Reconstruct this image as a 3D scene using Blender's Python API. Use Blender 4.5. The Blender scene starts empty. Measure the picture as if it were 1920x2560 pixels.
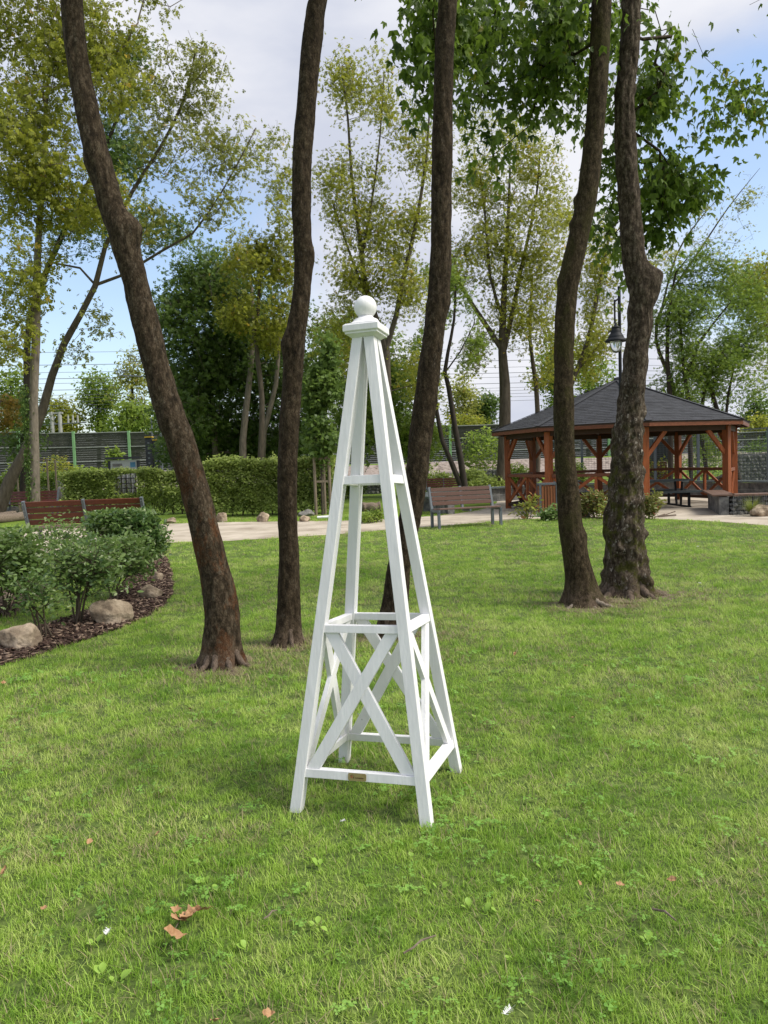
import bpy, math, random
import numpy as np
from mathutils import Vector, Matrix, noise
scene = bpy.context.scene
C = scene.collection
R = math.radians
# ------------------------------------------------------------------ camera
FPX, PITCH, ROLL, CAMH = 1968.0, R(3.48), R(1.88), 1.5
cp, sp, cr, sr = math.cos(PITCH), math.sin(PITCH), math.cos(ROLL), math.sin(ROLL)
XH, UP, FW = Vector((1, 0, 0)), Vector((0, sp, cp)), Vector((0, cp, -sp))
cam = bpy.data.cameras.new('camera'); camo = bpy.data.objects.new('camera', cam); C.objects.link(camo)
rv, uv = cr * XH - sr * UP, sr * XH + cr * UP
camo.matrix_world = Matrix(((rv.x, uv.x, -FW.x, 0), (rv.y, uv.y, -FW.y, 0), (rv.z, uv.z, -FW.z, CAMH), (0, 0, 0, 1)))
cam.sensor_fit = 'VERTICAL'; cam.sensor_height = 36; cam.lens = FPX / 2560 * 36
cam.clip_start = 0.05; cam.clip_end = 2000
scene.camera = camo
# ------------------------------------------------------------------ sky and sun
SUN_EL, SUN_AZ = R(50), R(104)          # azimuth clockwise from +y
sdir = Vector((math.sin(SUN_AZ) * math.cos(SUN_EL), math.cos(SUN_AZ) * math.cos(SUN_EL), math.sin(SUN_EL)))
world = bpy.data.worlds.new('World'); scene.world = world; world.use_nodes = True
nt = world.node_tree; N = nt.nodes; L = nt.links
N.clear()
wo = N.new('ShaderNodeOutputWorld'); bg = N.new('ShaderNodeBackground'); bg.inputs['Strength'].default_value = 0.13
sky = N.new('ShaderNodeTexSky'); sky.sky_type = 'NISHITA'; sky.sun_disc = False
sky.sun_elevation = SUN_EL; sky.sun_rotation = SUN_AZ; sky.air_density = 1.0; sky.dust_density = 1.5; sky.ozone_density = 1.2
tc = N.new('ShaderNodeTexCoord')
def wmath(op, a, b=None, c=None):
    n = N.new('ShaderNodeMath'); n.operation = op
    for i, v in enumerate((a, b, c)):
        if v is None: continue
        if isinstance(v, (int, float)): n.inputs[i].default_value = v
        else: L.new(v, n.inputs[i])
    return n.outputs[0]
def wramp(x, a, b):
    n = N.new('ShaderNodeMapRange'); n.interpolation_type = 'SMOOTHSTEP'
    n.inputs[1].default_value = a; n.inputs[2].default_value = b; L.new(x, n.inputs[0]); return n.outputs[0]
mp = N.new('ShaderNodeMapping'); mp.inputs['Scale'].default_value = (1.2, 1.2, 3.2); mp.inputs['Location'].default_value = (3.1, 1.7, 0.4)
L.new(tc.outputs['Generated'], mp.inputs['Vector'])
n1 = N.new('ShaderNodeTexNoise'); n1.inputs['Scale'].default_value = 1.6; n1.inputs['Detail'].default_value = 7; n1.inputs['Roughness'].default_value = 0.52
n1.inputs['Distortion'].default_value = 0.4
L.new(mp.outputs[0], n1.inputs['Vector'])
n2 = N.new('ShaderNodeTexNoise'); n2.inputs['Scale'].default_value = 3.4; n2.inputs['Detail'].default_value = 6; n2.inputs['Roughness'].default_value = 0.5
L.new(mp.outputs[0], n2.inputs['Vector'])
def gap(v, lo, hi, amp):               # a break in the cloud sheet around direction v
    d = N.new('ShaderNodeVectorMath'); d.operation = 'DOT_PRODUCT'; d.inputs[1].default_value = Vector(v).normalized()
    L.new(tc.outputs['Generated'], d.inputs[0])
    w = wmath('MULTIPLY_ADD', n1.outputs['Fac'], amp, wmath('ADD', d.outputs['Value'], -amp * 0.5))
    return wramp(w, lo, hi)
g1 = gap((-0.32, 1.0, 0.22), 0.966, 0.998, 0.07)
g2 = gap((0.50, 1.0, 0.33), 0.982, 0.996, 0.035)
g3 = wramp(n1.outputs['Fac'], 0.60, 0.70)
g4 = gap((-0.7, -0.6, 0.5), 0.90, 0.98, 0.25)
gaps = wmath('MAXIMUM', wmath('MAXIMUM', g1, g2), wmath('MAXIMUM', g3, g4))
cloud = wmath('SUBTRACT', 1.0, wmath('MULTIPLY', gaps, 0.88))
cc = N.new('ShaderNodeValToRGB')
cc.color_ramp.elements[0].position = 0.36; cc.color_ramp.elements[0].color = (0.70, 0.74, 0.87, 1)
cc.color_ramp.elements[1].position = 0.62; cc.color_ramp.elements[1].color = (0.97, 0.98, 1.04, 1)
L.new(n2.outputs['Fac'], cc.inputs[0])
cs = N.new('ShaderNodeVectorMath'); cs.operation = 'SCALE'; cs.inputs['Scale'].default_value = 3.95
L.new(cc.outputs[0], cs.inputs[0])
mx = N.new('ShaderNodeMix'); mx.data_type = 'RGBA'
L.new(cloud, mx.inputs[0]); L.new(sky.outputs[0], mx.inputs[6]); L.new(cs.outputs[0], mx.inputs[7])
L.new(mx.outputs[2], bg.inputs['Color']); L.new(bg.outputs[0], wo.inputs['Surface'])
sun = bpy.data.lights.new('sun', 'SUN'); sun.energy = 2.5; sun.angle = R(24); sun.color = (1.0, 0.95, 0.86)
suno = bpy.data.objects.new('sun', sun); C.objects.link(suno)
suno.rotation_euler = sdir.to_track_quat('Z', 'Y').to_euler()
scene.view_settings.view_transform = 'Standard'; scene.view_settings.look = 'None'
scene.view_settings.exposure = 0.85; scene.view_settings.gamma = 1.0; scene.view_settings.use_curve_mapping = False
scene.render.engine = 'CYCLES'
scene.cycles.use_denoising = True
scene.cycles.max_bounces = 8; scene.cycles.diffuse_bounces = 4; scene.cycles.transmission_bounces = 6; scene.cycles.transparent_max_bounces = 8

# ------------------------------------------------------------------ helpers: pixels of the survey -> places in the world
def ray(px, py):
    a, b = (px - 960) / FPX, (1280 - py) / FPX
    return FW + rv * a + uv * b
def G(px, py, z=0.0):
    d = ray(px, py); t = (z - CAMH) / d.z
    return Vector((d.x * t, d.y * t, z))
def Y(px, py, y):
    d = ray(px, py); t = y / d.y
    return Vector((d.x * t, y, CAMH + d.z * t))
def pxr(npx, y, z=1.5):
    return npx / FPX * (y * cp - (z - CAMH) * sp)
# ------------------------------------------------------------------ helpers: objects
def tag(o, label=None, cat=None, group=None, kind=None):
    if label: o['label'] = label
    if cat: o['category'] = cat
    if group: o['group'] = group
    if kind: o['kind'] = kind
    return o
def thing(name, label, cat, loc=(0, 0, 0), group=None):
    o = bpy.data.objects.new(name, None); o.empty_display_size = 0.1; C.objects.link(o); o.location = loc
    return tag(o, label, cat, group)
def root_loc(p):
    v = Vector((0, 0, 0))
    while p is not None:
        v += p.location; p = p.parent
    return v
def link_obj(name, me, mat, parent=None):
    for m in (mat if isinstance(mat, (list, tuple)) else [mat]): me.materials.append(m)
    o = bpy.data.objects.new(name, me); C.objects.link(o)
    if parent is not None: o.parent = parent
    return o
class MB:
    def __init__(s): s.v = []; s.f = []
    def add(s, vs, fs):
        b = len(s.v); s.v += [tuple(v) for v in vs]; s.f += [tuple(i + b for i in f) for f in fs]; return s
    def box(s, c, d, rz=0.0, M=None):
        hx, hy, hz = d[0] / 2, d[1] / 2, d[2] / 2
        vs = [Vector((x * hx, y * hy, z * hz)) for z in (-1, 1) for y in (-1, 1) for x in (-1, 1)]
        if M is None: M = Matrix.Rotation(rz, 3, 'Z')
        return s.add([M @ v + Vector(c) for v in vs], [(0, 2, 3, 1), (4, 5, 7, 6), (0, 1, 5, 4), (2, 6, 7, 3), (0, 4, 6, 2), (1, 3, 7, 5)])
    def bar(s, a, b, w, h, up=(0, 0, 1)):
        a, b = Vector(a), Vector(b); d = b - a; l = d.length; d.normalize()
        u = Vector(up)
        if abs(u.dot(d)) > 0.98: u = Vector((0, 1, 0))
        x = d.cross(u).normalized(); z = x.cross(d).normalized()
        M = Matrix((x, d, z)).transposed()
        return s.box((a + b) / 2, (w, l, h), M=M)
    def tube(s, pts, rad, n=8, cap=True):
        pts = [Vector(p) for p in pts]; k = len(pts)
        if isinstance(rad, (int, float)): rad = [rad] * k
        vs = []; prev = None
        for i in range(k):
            t = (pts[min(i + 1, k - 1)] - pts[max(i - 1, 0)]).normalized()
            if prev is None:
                a = Vector((1, 0, 0)) if abs(t.x) < 0.9 else Vector((0, 1, 0)); prev = (a - t * a.dot(t)).normalized()
            else: prev = (prev - t * prev.dot(t)).normalized()
            w = t.cross(prev)
            for j in range(n):
                an = 2 * math.pi * j / n; vs.append(pts[i] + (prev * math.cos(an) + w * math.sin(an)) * rad[i])
        fs = [(i * n + j, i * n + (j + 1) % n, (i + 1) * n + (j + 1) % n, (i + 1) * n + j) for i in range(k - 1) for j in range(n)]
        if cap: fs += [tuple(range(n))[::-1], tuple((k - 1) * n + j for j in range(n))]
        return s.add(vs, fs)
    def lathe(s, prof, c=(0, 0, 0), n=24):
        c = Vector(c); k = len(prof)
        vs = [c + Vector((r * math.cos(2 * math.pi * j / n), r * math.sin(2 * math.pi * j / n), z)) for r, z in prof for j in range(n)]
        fs = [(i * n + j, i * n + (j + 1) % n, (i + 1) * n + (j + 1) % n, (i + 1) * n + j) for i in range(k - 1) for j in range(n)]
        fs += [tuple(range(n))[::-1], tuple((k - 1) * n + j for j in range(n))]
        return s.add(vs, fs)
    def build(s, name, mat, parent=None, smooth=False, bevel=0.0, loc=None):
        me = bpy.data.meshes.new(name); off = root_loc(parent) if parent is not None else Vector(loc or (0, 0, 0))
        me.from_pydata([tuple(Vector(v) - off) for v in s.v], [], s.f); me.update()
        if smooth: me.polygons.foreach_set('use_smooth', [True] * len(me.polygons))
        o = link_obj(name, me, mat, parent)
        if parent is None: o.location = off
        if bevel:
            b = o.modifiers.new('bevel', 'BEVEL'); b.width = bevel; b.segments = 2; b.limit_method = 'ANGLE'
        return o
def np_mesh(name, V, F, mat, parent=None, attr=None, smooth=False):
    """V (n,3), F (m,k) arrays; attr = per-face float"""
    if parent is not None: V = V - np.array(root_loc(parent))[None]
    me = bpy.data.meshes.new(name); m, k = F.shape
    me.vertices.add(len(V)); me.vertices.foreach_set('co', V.astype(np.float32).ravel())
    me.loops.add(m * k); me.loops.foreach_set('vertex_index', F.astype(np.int32).ravel())
    me.polygons.add(m); me.polygons.foreach_set('loop_start', np.arange(0, m * k, k, dtype=np.int32))
    if attr is not None:
        a = me.attributes.new('shade', 'FLOAT', 'FACE'); a.data.foreach_set('value', attr.astype(np.float32))
    if smooth: me.polygons.foreach_set('use_smooth', np.ones(m, dtype=bool))
    me.update(calc_edges=True)
    return link_obj(name, me, mat, parent)
# ------------------------------------------------------------------ materials
def new_mat(name):
    m = bpy.data.materials.new(name); m.use_nodes = True; return m, m.node_tree.nodes, m.node_tree.links, m.node_tree.nodes['Principled BSDF']
def mat_noise(name, cols, scale=5.0, rough=0.7, bump=0.0, stretch=(1, 1, 1), detail=6, spec=0.3, bscale=None, lo=0.3, hi=0.7, metal=0.0, bdist=0.02, coord='Object', objvar=0.0):
    m, n, l, p = new_mat(name)
    t = n.new('ShaderNodeTexCoord'); mp = n.new('ShaderNodeMapping'); mp.inputs['Scale'].default_value = stretch
    if coord == 'World':
        g = n.new('ShaderNodeNewGeometry'); l.new(g.outputs['Position'], mp.inputs['Vector'])
    else: l.new(t.outputs[coord], mp.inputs['Vector'])
    nz = n.new('ShaderNodeTexNoise'); nz.inputs['Scale'].default_value = scale; nz.inputs['Detail'].default_value = detail; nz.inputs['Roughness'].default_value = 0.6
    l.new(mp.outputs[0], nz.inputs['Vector'])
    rp = n.new('ShaderNodeValToRGB'); e = rp.color_ramp.elements
    while len(e) < len(cols): e.new(0.5)
    for i, c in enumerate(cols):
        e[i].position = lo + (hi - lo) * i / max(1, len(cols) - 1); e[i].color = (*c, 1)
    l.new(nz.outputs['Fac'], rp.inputs[0])
    out = rp.outputs[0]
    if objvar:
        oi = n.new('ShaderNodeObjectInfo'); hs = n.new('ShaderNodeHueSaturation')
        mr = n.new('ShaderNodeMapRange'); mr.inputs[3].default_value = 1 - objvar; mr.inputs[4].default_value = 1 + objvar
        l.new(oi.outputs['Random'], mr.inputs[0]); l.new(mr.outputs[0], hs.inputs['Value']); l.new(out, hs.inputs['Color']); out = hs.outputs[0]
    l.new(out, p.inputs['Base Color'])
    p.inputs['Roughness'].default_value = rough; p.inputs['Specular IOR Level'].default_value = spec; p.inputs['Metallic'].default_value = metal
    if bump:
        bn = n.new('ShaderNodeTexNoise'); bn.inputs['Scale'].default_value = bscale or scale * 3; bn.inputs['Detail'].default_value = 5
        l.new(mp.outputs[0], bn.inputs['Vector'])
        b = n.new('ShaderNodeBump'); b.inputs['Strength'].default_value = bump; b.inputs['Distance'].default_value = bdist
        l.new(bn.outputs['Fac'], b.inputs['Height']); l.new(b.outputs[0], p.inputs['Normal'])
    return m
def leaf_mat(name, dark, light, third=None, trans=0.4, rough=0.5, spec=0.35):
    m, n, l, p = new_mat(name)
    a = n.new('ShaderNodeAttribute'); a.attribute_name = 'shade'
    rp = n.new('ShaderNodeValToRGB'); e = rp.color_ramp.elements
    e[0].position = 0.0; e[0].color = (*dark, 1); e[1].position = 0.75 if third else 1.0; e[1].color = (*light, 1)
    if third:
        x = e.new(1.0); x.color = (*third, 1); x2 = e.new(0.92); x2.color = (*light, 1)
    l.new(a.outputs['Fac'], rp.inputs[0]); l.new(rp.outputs[0], p.inputs['Base Color'])
    p.inputs['Roughness'].default_value = rough; p.inputs['Specular IOR Level'].default_value = spec
    tr = n.new('ShaderNodeBsdfTranslucent'); hs = n.new('ShaderNodeHueSaturation'); hs.inputs['Value'].default_value = 1.5; hs.inputs['Hue'].default_value = 0.496
    l.new(rp.outputs[0], hs.inputs['Color']); l.new(hs.outputs[0], tr.inputs['Color'])
    mx = n.new('ShaderNodeMixShader'); mx.inputs[0].default_value = trans
    l.new(p.outputs[0], mx.inputs[1]); l.new(tr.outputs[0], mx.inputs[2])
    l.new(mx.outputs[0], n['Material Output'].inputs['Surface'])
    return m
M = {}
def bark_mat(name, base, light, accent=None, accent_amt=0.5, fleck=None, moss=None, accent_z=None, fleck_z=None, root=(0.13, 0.095, 0.068)):
    m, n, l, p = new_mat(name)
    t = n.new('ShaderNodeTexCoord'); mp = n.new('ShaderNodeMapping'); mp.inputs['Scale'].default_value = (1, 1, 0.5)
    l.new(t.outputs['Object'], mp.inputs['Vector'])
    nz = n.new('ShaderNodeTexNoise'); nz.inputs['Scale'].default_value = 30; nz.inputs['Detail'].default_value = 8; nz.inputs['Roughness'].default_value = 0.65
    l.new(mp.outputs[0], nz.inputs['Vector'])
    rp = n.new('ShaderNodeValToRGB'); e = rp.color_ramp.elements
    e[0].position = 0.36; e[0].color = (*[c * 0.35 for c in base], 1); e[1].position = 0.66; e[1].color = (*light, 1)
    mid = e.new(0.5); mid.color = (*base, 1)
    l.new(nz.outputs['Fac'], rp.inputs[0]); col = rp.outputs[0]
    def over(col, scale, lo, hi, c, st=(1, 1, 1), amt=1.0, zr=None):
        mm = n.new('ShaderNodeMapping'); mm.inputs['Scale'].default_value = st; l.new(t.outputs['Object'], mm.inputs['Vector'])
        q = n.new('ShaderNodeTexNoise'); q.inputs['Scale'].default_value = scale; q.inputs['Detail'].default_value = 5; q.inputs['Roughness'].default_value = 0.7
        l.new(mm.outputs[0], q.inputs['Vector'])
        r = n.new('ShaderNodeMapRange'); r.inputs[1].default_value = lo; r.inputs[2].default_value = hi; r.inputs[4].default_value = amt; l.new(q.outputs['Fac'], r.inputs[0])
        fac = r.outputs[0]
        if zr:
            sx = n.new('ShaderNodeSeparateXYZ'); l.new(t.outputs['Object'], sx.inputs[0])
            z1 = n.new('ShaderNodeMapRange'); z1.interpolation_type = 'SMOOTHSTEP'; z1.inputs[1].default_value = zr[0]; z1.inputs[2].default_value = zr[1]; z1.inputs[3].default_value = 1; z1.inputs[4].default_value = 0
            l.new(sx.outputs['Z'], z1.inputs[0]); mu = n.new('ShaderNodeMath'); mu.operation = 'MULTIPLY'; l.new(fac, mu.inputs[0]); l.new(z1.outputs[0], mu.inputs[1]); fac = mu.outputs[0]
        k = n.new('ShaderNodeMix'); k.data_type = 'RGBA'; l.new(fac, k.inputs[0]); l.new(col, k.inputs[6]); k.inputs[7].default_value = (*c, 1); return k.outputs[2]
    col = over(col, 2.5, 0.45, 0.65, [c * 0.6 for c in base], amt=0.5)
    if accent: col = over(col, 4.5, 0.50, 0.60, accent, (1, 1, 0.5), accent_amt, accent_z)
    if fleck: col = over(col, 26, 0.57, 0.66, fleck, (1, 1, 0.6), 0.8, fleck_z)
    if moss: col = over(col, 6, 0.50, 0.60, moss, amt=0.85, zr=(1.2, 2.2))
    col = over(col, 14, 0.42, 0.58, root, amt=0.8, zr=(0.02, 0.32))
    vo = n.new('ShaderNodeTexVoronoi'); vo.feature = 'DISTANCE_TO_EDGE'; vo.inputs['Scale'].default_value = 62
    cr_ = n.new('ShaderNodeMapRange'); cr_.inputs[1].default_value = 0.0; cr_.inputs[2].default_value = 0.16; cr_.inputs[3].default_value = 0.55; cr_.inputs[4].default_value = 1.05; l.new(vo.outputs['Distance'], cr_.inputs[0])
    hv = n.new('ShaderNodeHueSaturation'); l.new(col, hv.inputs['Color']); l.new(cr_.outputs[0], hv.inputs['Value']); col = hv.outputs[0]
    l.new(col, p.inputs['Base Color']); p.inputs['Roughness'].default_value = 0.95; p.inputs['Specular IOR Level'].default_value = 0.15
    wv = n.new('ShaderNodeVectorMath'); wv.operation = 'ADD'; sc = n.new('ShaderNodeVectorMath'); sc.operation = 'SCALE'; sc.inputs['Scale'].default_value = 0.05
    l.new(nz.outputs['Color'], sc.inputs[0]); l.new(sc.outputs[0], wv.inputs[0]); l.new(mp.outputs[0], wv.inputs[1]); l.new(wv.outputs[0], vo.inputs['Vector'])
    b = n.new('ShaderNodeBump'); b.inputs['Strength'].default_value = 0.9; b.inputs['Distance'].default_value = 0.012; l.new(nz.outputs['Fac'], b.inputs['Height'])
    b2 = n.new('ShaderNodeBump'); b2.inputs['Strength'].default_value = 0.6; b2.inputs['Distance'].default_value = 0.01; l.new(vo.outputs['Distance'], b2.inputs['Height']); l.new(b.outputs[0], b2.inputs['Normal'])
    l.new(b2.outputs[0], p.inputs['Normal'])
    return m
M['bark_a'] = bark_mat('bark rust', (0.052, 0.037, 0.023), (0.115, 0.088, 0.060), accent=(0.12, 0.045, 0.016), accent_amt=0.6, fleck=(0.11, 0.09, 0.065), accent_z=(1.0, 1.9))
M['bark_b'] = bark_mat('bark brown', (0.043, 0.030, 0.018), (0.085, 0.064, 0.042), fleck=(0.085, 0.068, 0.05))
M['bark_d'] = bark_mat('bark olive', (0.046, 0.033, 0.018), (0.095, 0.072, 0.045), accent=(0.05, 0.045, 0.015), accent_amt=0.6)
M['bark_e'] = bark_mat('bark knobbly', (0.062, 0.046, 0.032), (0.16, 0.13, 0.10), fleck=(0.42, 0.38, 0.33), moss=(0.06, 0.062, 0.010), fleck_z=(1.6, 3.0))
M['bark_far'] = mat_noise('bark far', [(0.05, 0.04, 0.028), (0.12, 0.10, 0.075)], 3, 0.9, 0.3, (4, 4, 1))
M['bark_dark'] = mat_noise('bark dark', [(0.022, 0.018, 0.014), (0.05, 0.04, 0.03)], 3, 0.9, 0.3, (4, 4, 1))
M['bark_pale'] = mat_noise('bark pale', [(0.10, 0.085, 0.065), (0.24, 0.20, 0.16)], 4, 0.9, 0.3, (4, 4, 1))
M['root'] = mat_noise('bare root wood', [(0.10, 0.075, 0.055), (0.33, 0.28, 0.22)], 16, 0.85, 0.5, (5, 5, 1.2))
M['leaf_light'] = leaf_mat('leaf light maple', (0.105, 0.135, 0.016), (0.31, 0.33, 0.045), (0.46, 0.34, 0.06), trans=0.5)
M['leaf_sparse'] = leaf_mat('leaf sparse', (0.14, 0.165, 0.035), (0.31, 0.33, 0.075), (0.44, 0.33, 0.10), trans=0.5)
M['leaf_dark'] = leaf_mat('leaf dark', (0.045, 0.09, 0.022), (0.16, 0.24, 0.05))
M['leaf_mid'] = leaf_mat('leaf mid', (0.09, 0.155, 0.025), (0.28, 0.37, 0.06), trans=0.45)
M['leaf_canopy'] = leaf_mat('leaf canopy', (0.028, 0.06, 0.010), (0.15, 0.23, 0.03), (0.22, 0.22, 0.03), trans=0.45)
M['leaf_hedge'] = leaf_mat('leaf hedge', (0.12, 0.17, 0.035), (0.38, 0.46, 0.11), trans=0.35)
M['leaf_privet'] = leaf_mat('leaf privet', (0.055, 0.115, 0.028), (0.21, 0.31, 0.08), (0.36, 0.43, 0.21), trans=0.3, rough=0.38, spec=0.5)
M['leaf_lime'] = leaf_mat('leaf lime', (0.12, 0.17, 0.03), (0.30, 0.32, 0.06), (0.40, 0.20, 0.08), trans=0.3)
M['leaf_red'] = leaf_mat('leaf reddish', (0.10, 0.09, 0.035), (0.20, 0.22, 0.05), (0.30, 0.11, 0.06), trans=0.3)
M['leaf_orange'] = leaf_mat('leaf orange', (0.10, 0.12, 0.02), (0.26, 0.17, 0.03), (0.42, 0.20, 0.05))
M['white'] = mat_noise('white paint', [(0.745, 0.74, 0.75), (0.81, 0.805, 0.815)], 16, 0.5, 0.5, (1, 1, 0.08), spec=0.35, bscale=75, bdist=0.004, lo=0.4, hi=0.6)
M['brass'] = mat_noise('brass plate', [(0.30, 0.23, 0.10), (0.38, 0.30, 0.14)], 80, 0.35, metal=0.5)
M['print'] = mat_noise('plate print', [(0.05, 0.025, 0.01), (0.07, 0.035, 0.015)], 30, 0.5)
M['print_red'] = mat_noise('plate emblem', [(0.28, 0.10, 0.04), (0.32, 0.13, 0.05)], 30, 0.5)
M['redwood'] = mat_noise('red stained wood', [(0.17, 0.046, 0.014), (0.34, 0.098, 0.028)], 7, 0.5, 0.25, (6, 6, 0.5), objvar=0.18)
M['redwood_h'] = mat_noise('red stained wood rails', [(0.105, 0.036, 0.018), (0.20, 0.068, 0.030)], 6, 0.5, 0.2, (1.5, 1.5, 6), objvar=0.18)
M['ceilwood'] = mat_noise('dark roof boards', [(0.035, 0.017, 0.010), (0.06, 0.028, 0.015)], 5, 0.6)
M['slat'] = mat_noise('brown bench slat', [(0.055, 0.022, 0.011), (0.11, 0.042, 0.020)], 9, 0.4, 0.1, (0.6, 6, 6), objvar=0.15, spec=0.4)
M['slat_red'] = mat_noise('red brown bench slat', [(0.065, 0.016, 0.009), (0.13, 0.030, 0.015)], 9, 0.4, 0.1, (0.6, 6, 6), objvar=0.15, spec=0.4)
M['slat_seat'] = mat_noise('worn seat slat', [(0.13, 0.075, 0.06), (0.22, 0.14, 0.12)], 9, 0.5, 0.1, (0.6, 6, 6), objvar=0.1)
M['binwood'] = mat_noise('orange brown bin slat', [(0.17, 0.065, 0.028), (0.28, 0.11, 0.045)], 7, 0.5, 0.15, (6, 6, 0.6), objvar=0.15)
M['steel'] = mat_noise('grey painted steel', [(0.085, 0.10, 0.115), (0.12, 0.14, 0.155)], 6, 0.45, spec=0.5)
M['wire'] = mat_noise('galvanised wire', [(0.25, 0.26, 0.26), (0.36, 0.37, 0.37)], 12, 0.45, metal=0.4)
M['bolt'] = mat_noise('bolt', [(0.4, 0.4, 0.4), (0.5, 0.5, 0.5)], 12, 0.35, metal=0.8)
M['fencepost'] = mat_noise('blue grey fence steel', [(0.075, 0.09, 0.105), (0.10, 0.12, 0.14)], 6, 0.5)
M['lampblack'] = mat_noise('black lamp paint', [(0.010, 0.011, 0.014), (0.018, 0.020, 0.024)], 6, 0.6, spec=0.2)
M['slate_plank'] = mat_noise('dark grey recycled plank', [(0.055, 0.07, 0.072), (0.085, 0.10, 0.10)], 9, 0.5, 0.1, (0.6, 6, 6), objvar=0.1)
M['barrier'] = mat_noise('noise barrier panel', [(0.036, 0.038, 0.030), (0.062, 0.064, 0.052)], 3, 0.85, 0.2, objvar=0.1)
M['barrier_green'] = mat_noise('green barrier post', [(0.17, 0.33, 0.15), (0.22, 0.40, 0.20)], 3, 0.5)
M['barrier_joint'] = mat_noise('pale joint strip', [(0.24, 0.25, 0.23), (0.32, 0.33, 0.31)], 3, 0.6)
M['concrete'] = mat_noise('pale concrete', [(0.28, 0.28, 0.27), (0.40, 0.40, 0.38)], 3, 0.8)
M['cable'] = mat_noise('cable', [(0.10, 0.11, 0.13), (0.14, 0.15, 0.17)], 3, 0.6)
M['stone'] = mat_noise('beige boulder', [(0.13, 0.095, 0.065), (0.30, 0.235, 0.165), (0.48, 0.39, 0.29)], 5.0, 0.9, 1.0, objvar=0.18, bscale=22, detail=10, lo=0.36, hi=0.64)
M['stone_g'] = mat_noise('grey stone', [(0.10, 0.095, 0.09), (0.24, 0.23, 0.21)], 6, 0.85, 0.5, objvar=0.2)
M['gabion_stone'] = mat_noise('dark gabion stone', [(0.05, 0.05, 0.052), (0.14, 0.14, 0.135), (0.27, 0.26, 0.24)], 6, 0.85, 0.3, coord='World')
M['ballast'] = mat_noise('pale rubble', [(0.10, 0.08, 0.07), (0.27, 0.22, 0.19), (0.38, 0.33, 0.29)], 3.5, 0.95, 0.6, coord='World')
M['planter_top'] = mat_noise('weathered deck board', [(0.11, 0.065, 0.045), (0.19, 0.12, 0.09)], 7, 0.6, 0.2, objvar=0.15)
M['chip_a'] = mat_noise('bark chip dark', [(0.035, 0.02, 0.014), (0.10, 0.06, 0.045)], 25, 0.9, coord='World')
M['chip_b'] = mat_noise('bark chip pale', [(0.18, 0.12, 0.085), (0.30, 0.22, 0.16)], 25, 0.9, coord='World')
M['stake'] = mat_noise('weathered stake', [(0.15, 0.115, 0.08), (0.26, 0.21, 0.155)], 6, 0.8, 0.2, (5, 5, 0.5))
M['log'] = mat_noise('old log', [(0.10, 0.075, 0.055), (0.25, 0.20, 0.155)], 5, 0.9, 0.5, (1, 6, 6))
M['dry_leaf'] = mat_noise('dry leaf', [(0.26, 0.135, 0.06), (0.46, 0.28, 0.15)], 30, 0.7, 0.3, coord='World')
M['feather'] = mat_noise('white feather', [(0.62, 0.62, 0.62), (0.78, 0.78, 0.78)], 30, 0.7)
M['board_dark'] = mat_noise('dark board frame', [(0.02, 0.022, 0.028), (0.035, 0.038, 0.045)], 5, 0.5)
M['board_white'] = mat_noise('board sheet', [(0.42, 0.44, 0.40), (0.50, 0.52, 0.48)], 3, 0.5)
M['board_blue'] = mat_noise('board print', [(0.05, 0.16, 0.26), (0.10, 0.24, 0.34)], 6, 0.5)
M['yellow'] = mat_noise('yellow cap', [(0.45, 0.30, 0.02), (0.55, 0.38, 0.03)], 6, 0.5)
M['stem'] = mat_noise('shrub stem', [(0.06, 0.045, 0.03), (0.13, 0.10, 0.07)], 12, 0.8, coord='World')
def glass_mat():
    m, n, l, p = new_mat('lamp glass'); p.inputs['Base Color'].default_value = (0.9, 0.92, 0.93, 1); p.inputs['Roughness'].default_value = 0.08
    p.inputs['Transmission Weight'].default_value = 0.85; p.inputs['IOR'].default_value = 1.45; return m
M['glass'] = glass_mat()
def shingle_mat():
    m, n, l, p = new_mat('dark bitumen shingle')
    oi = n.new('ShaderNodeNewGeometry'); t = n.new('ShaderNodeTexCoord')
    nz = n.new('ShaderNodeTexNoise'); nz.inputs['Scale'].default_value = 3; nz.inputs['Detail'].default_value = 8; l.new(t.outputs['Object'], nz.inputs['Vector'])
    ad = n.new('ShaderNodeMath'); ad.operation = 'MULTIPLY_ADD'; ad.inputs[1].default_value = 0.45; l.new(oi.outputs['Random Per Island'], ad.inputs[0]); l.new(nz.outputs['Fac'], ad.inputs[2])
    rp = n.new('ShaderNodeValToRGB'); e = rp.color_ramp.elements; e[0].position = 0.4; e[0].color = (0.016, 0.017, 0.021, 1); e[1].position = 1.1; e[1].color = (0.036, 0.038, 0.045, 1)
    l.new(ad.outputs[0], rp.inputs[0]); l.new(rp.outputs[0], p.inputs['Base Color']); p.inputs['Roughness'].default_value = 0.85
    g = n.new('ShaderNodeTexNoise'); g.inputs['Scale'].default_value = 120; l.new(t.outputs['Object'], g.inputs['Vector'])
    b = n.new('ShaderNodeBump'); b.inputs['Strength'].default_value = 0.4; b.inputs['Distance'].default_value = 0.01; l.new(g.outputs['Fac'], b.inputs['Height']); l.new(b.outputs[0], p.inputs['Normal'])
    return m
M['shingle'] = shingle_mat()
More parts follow.
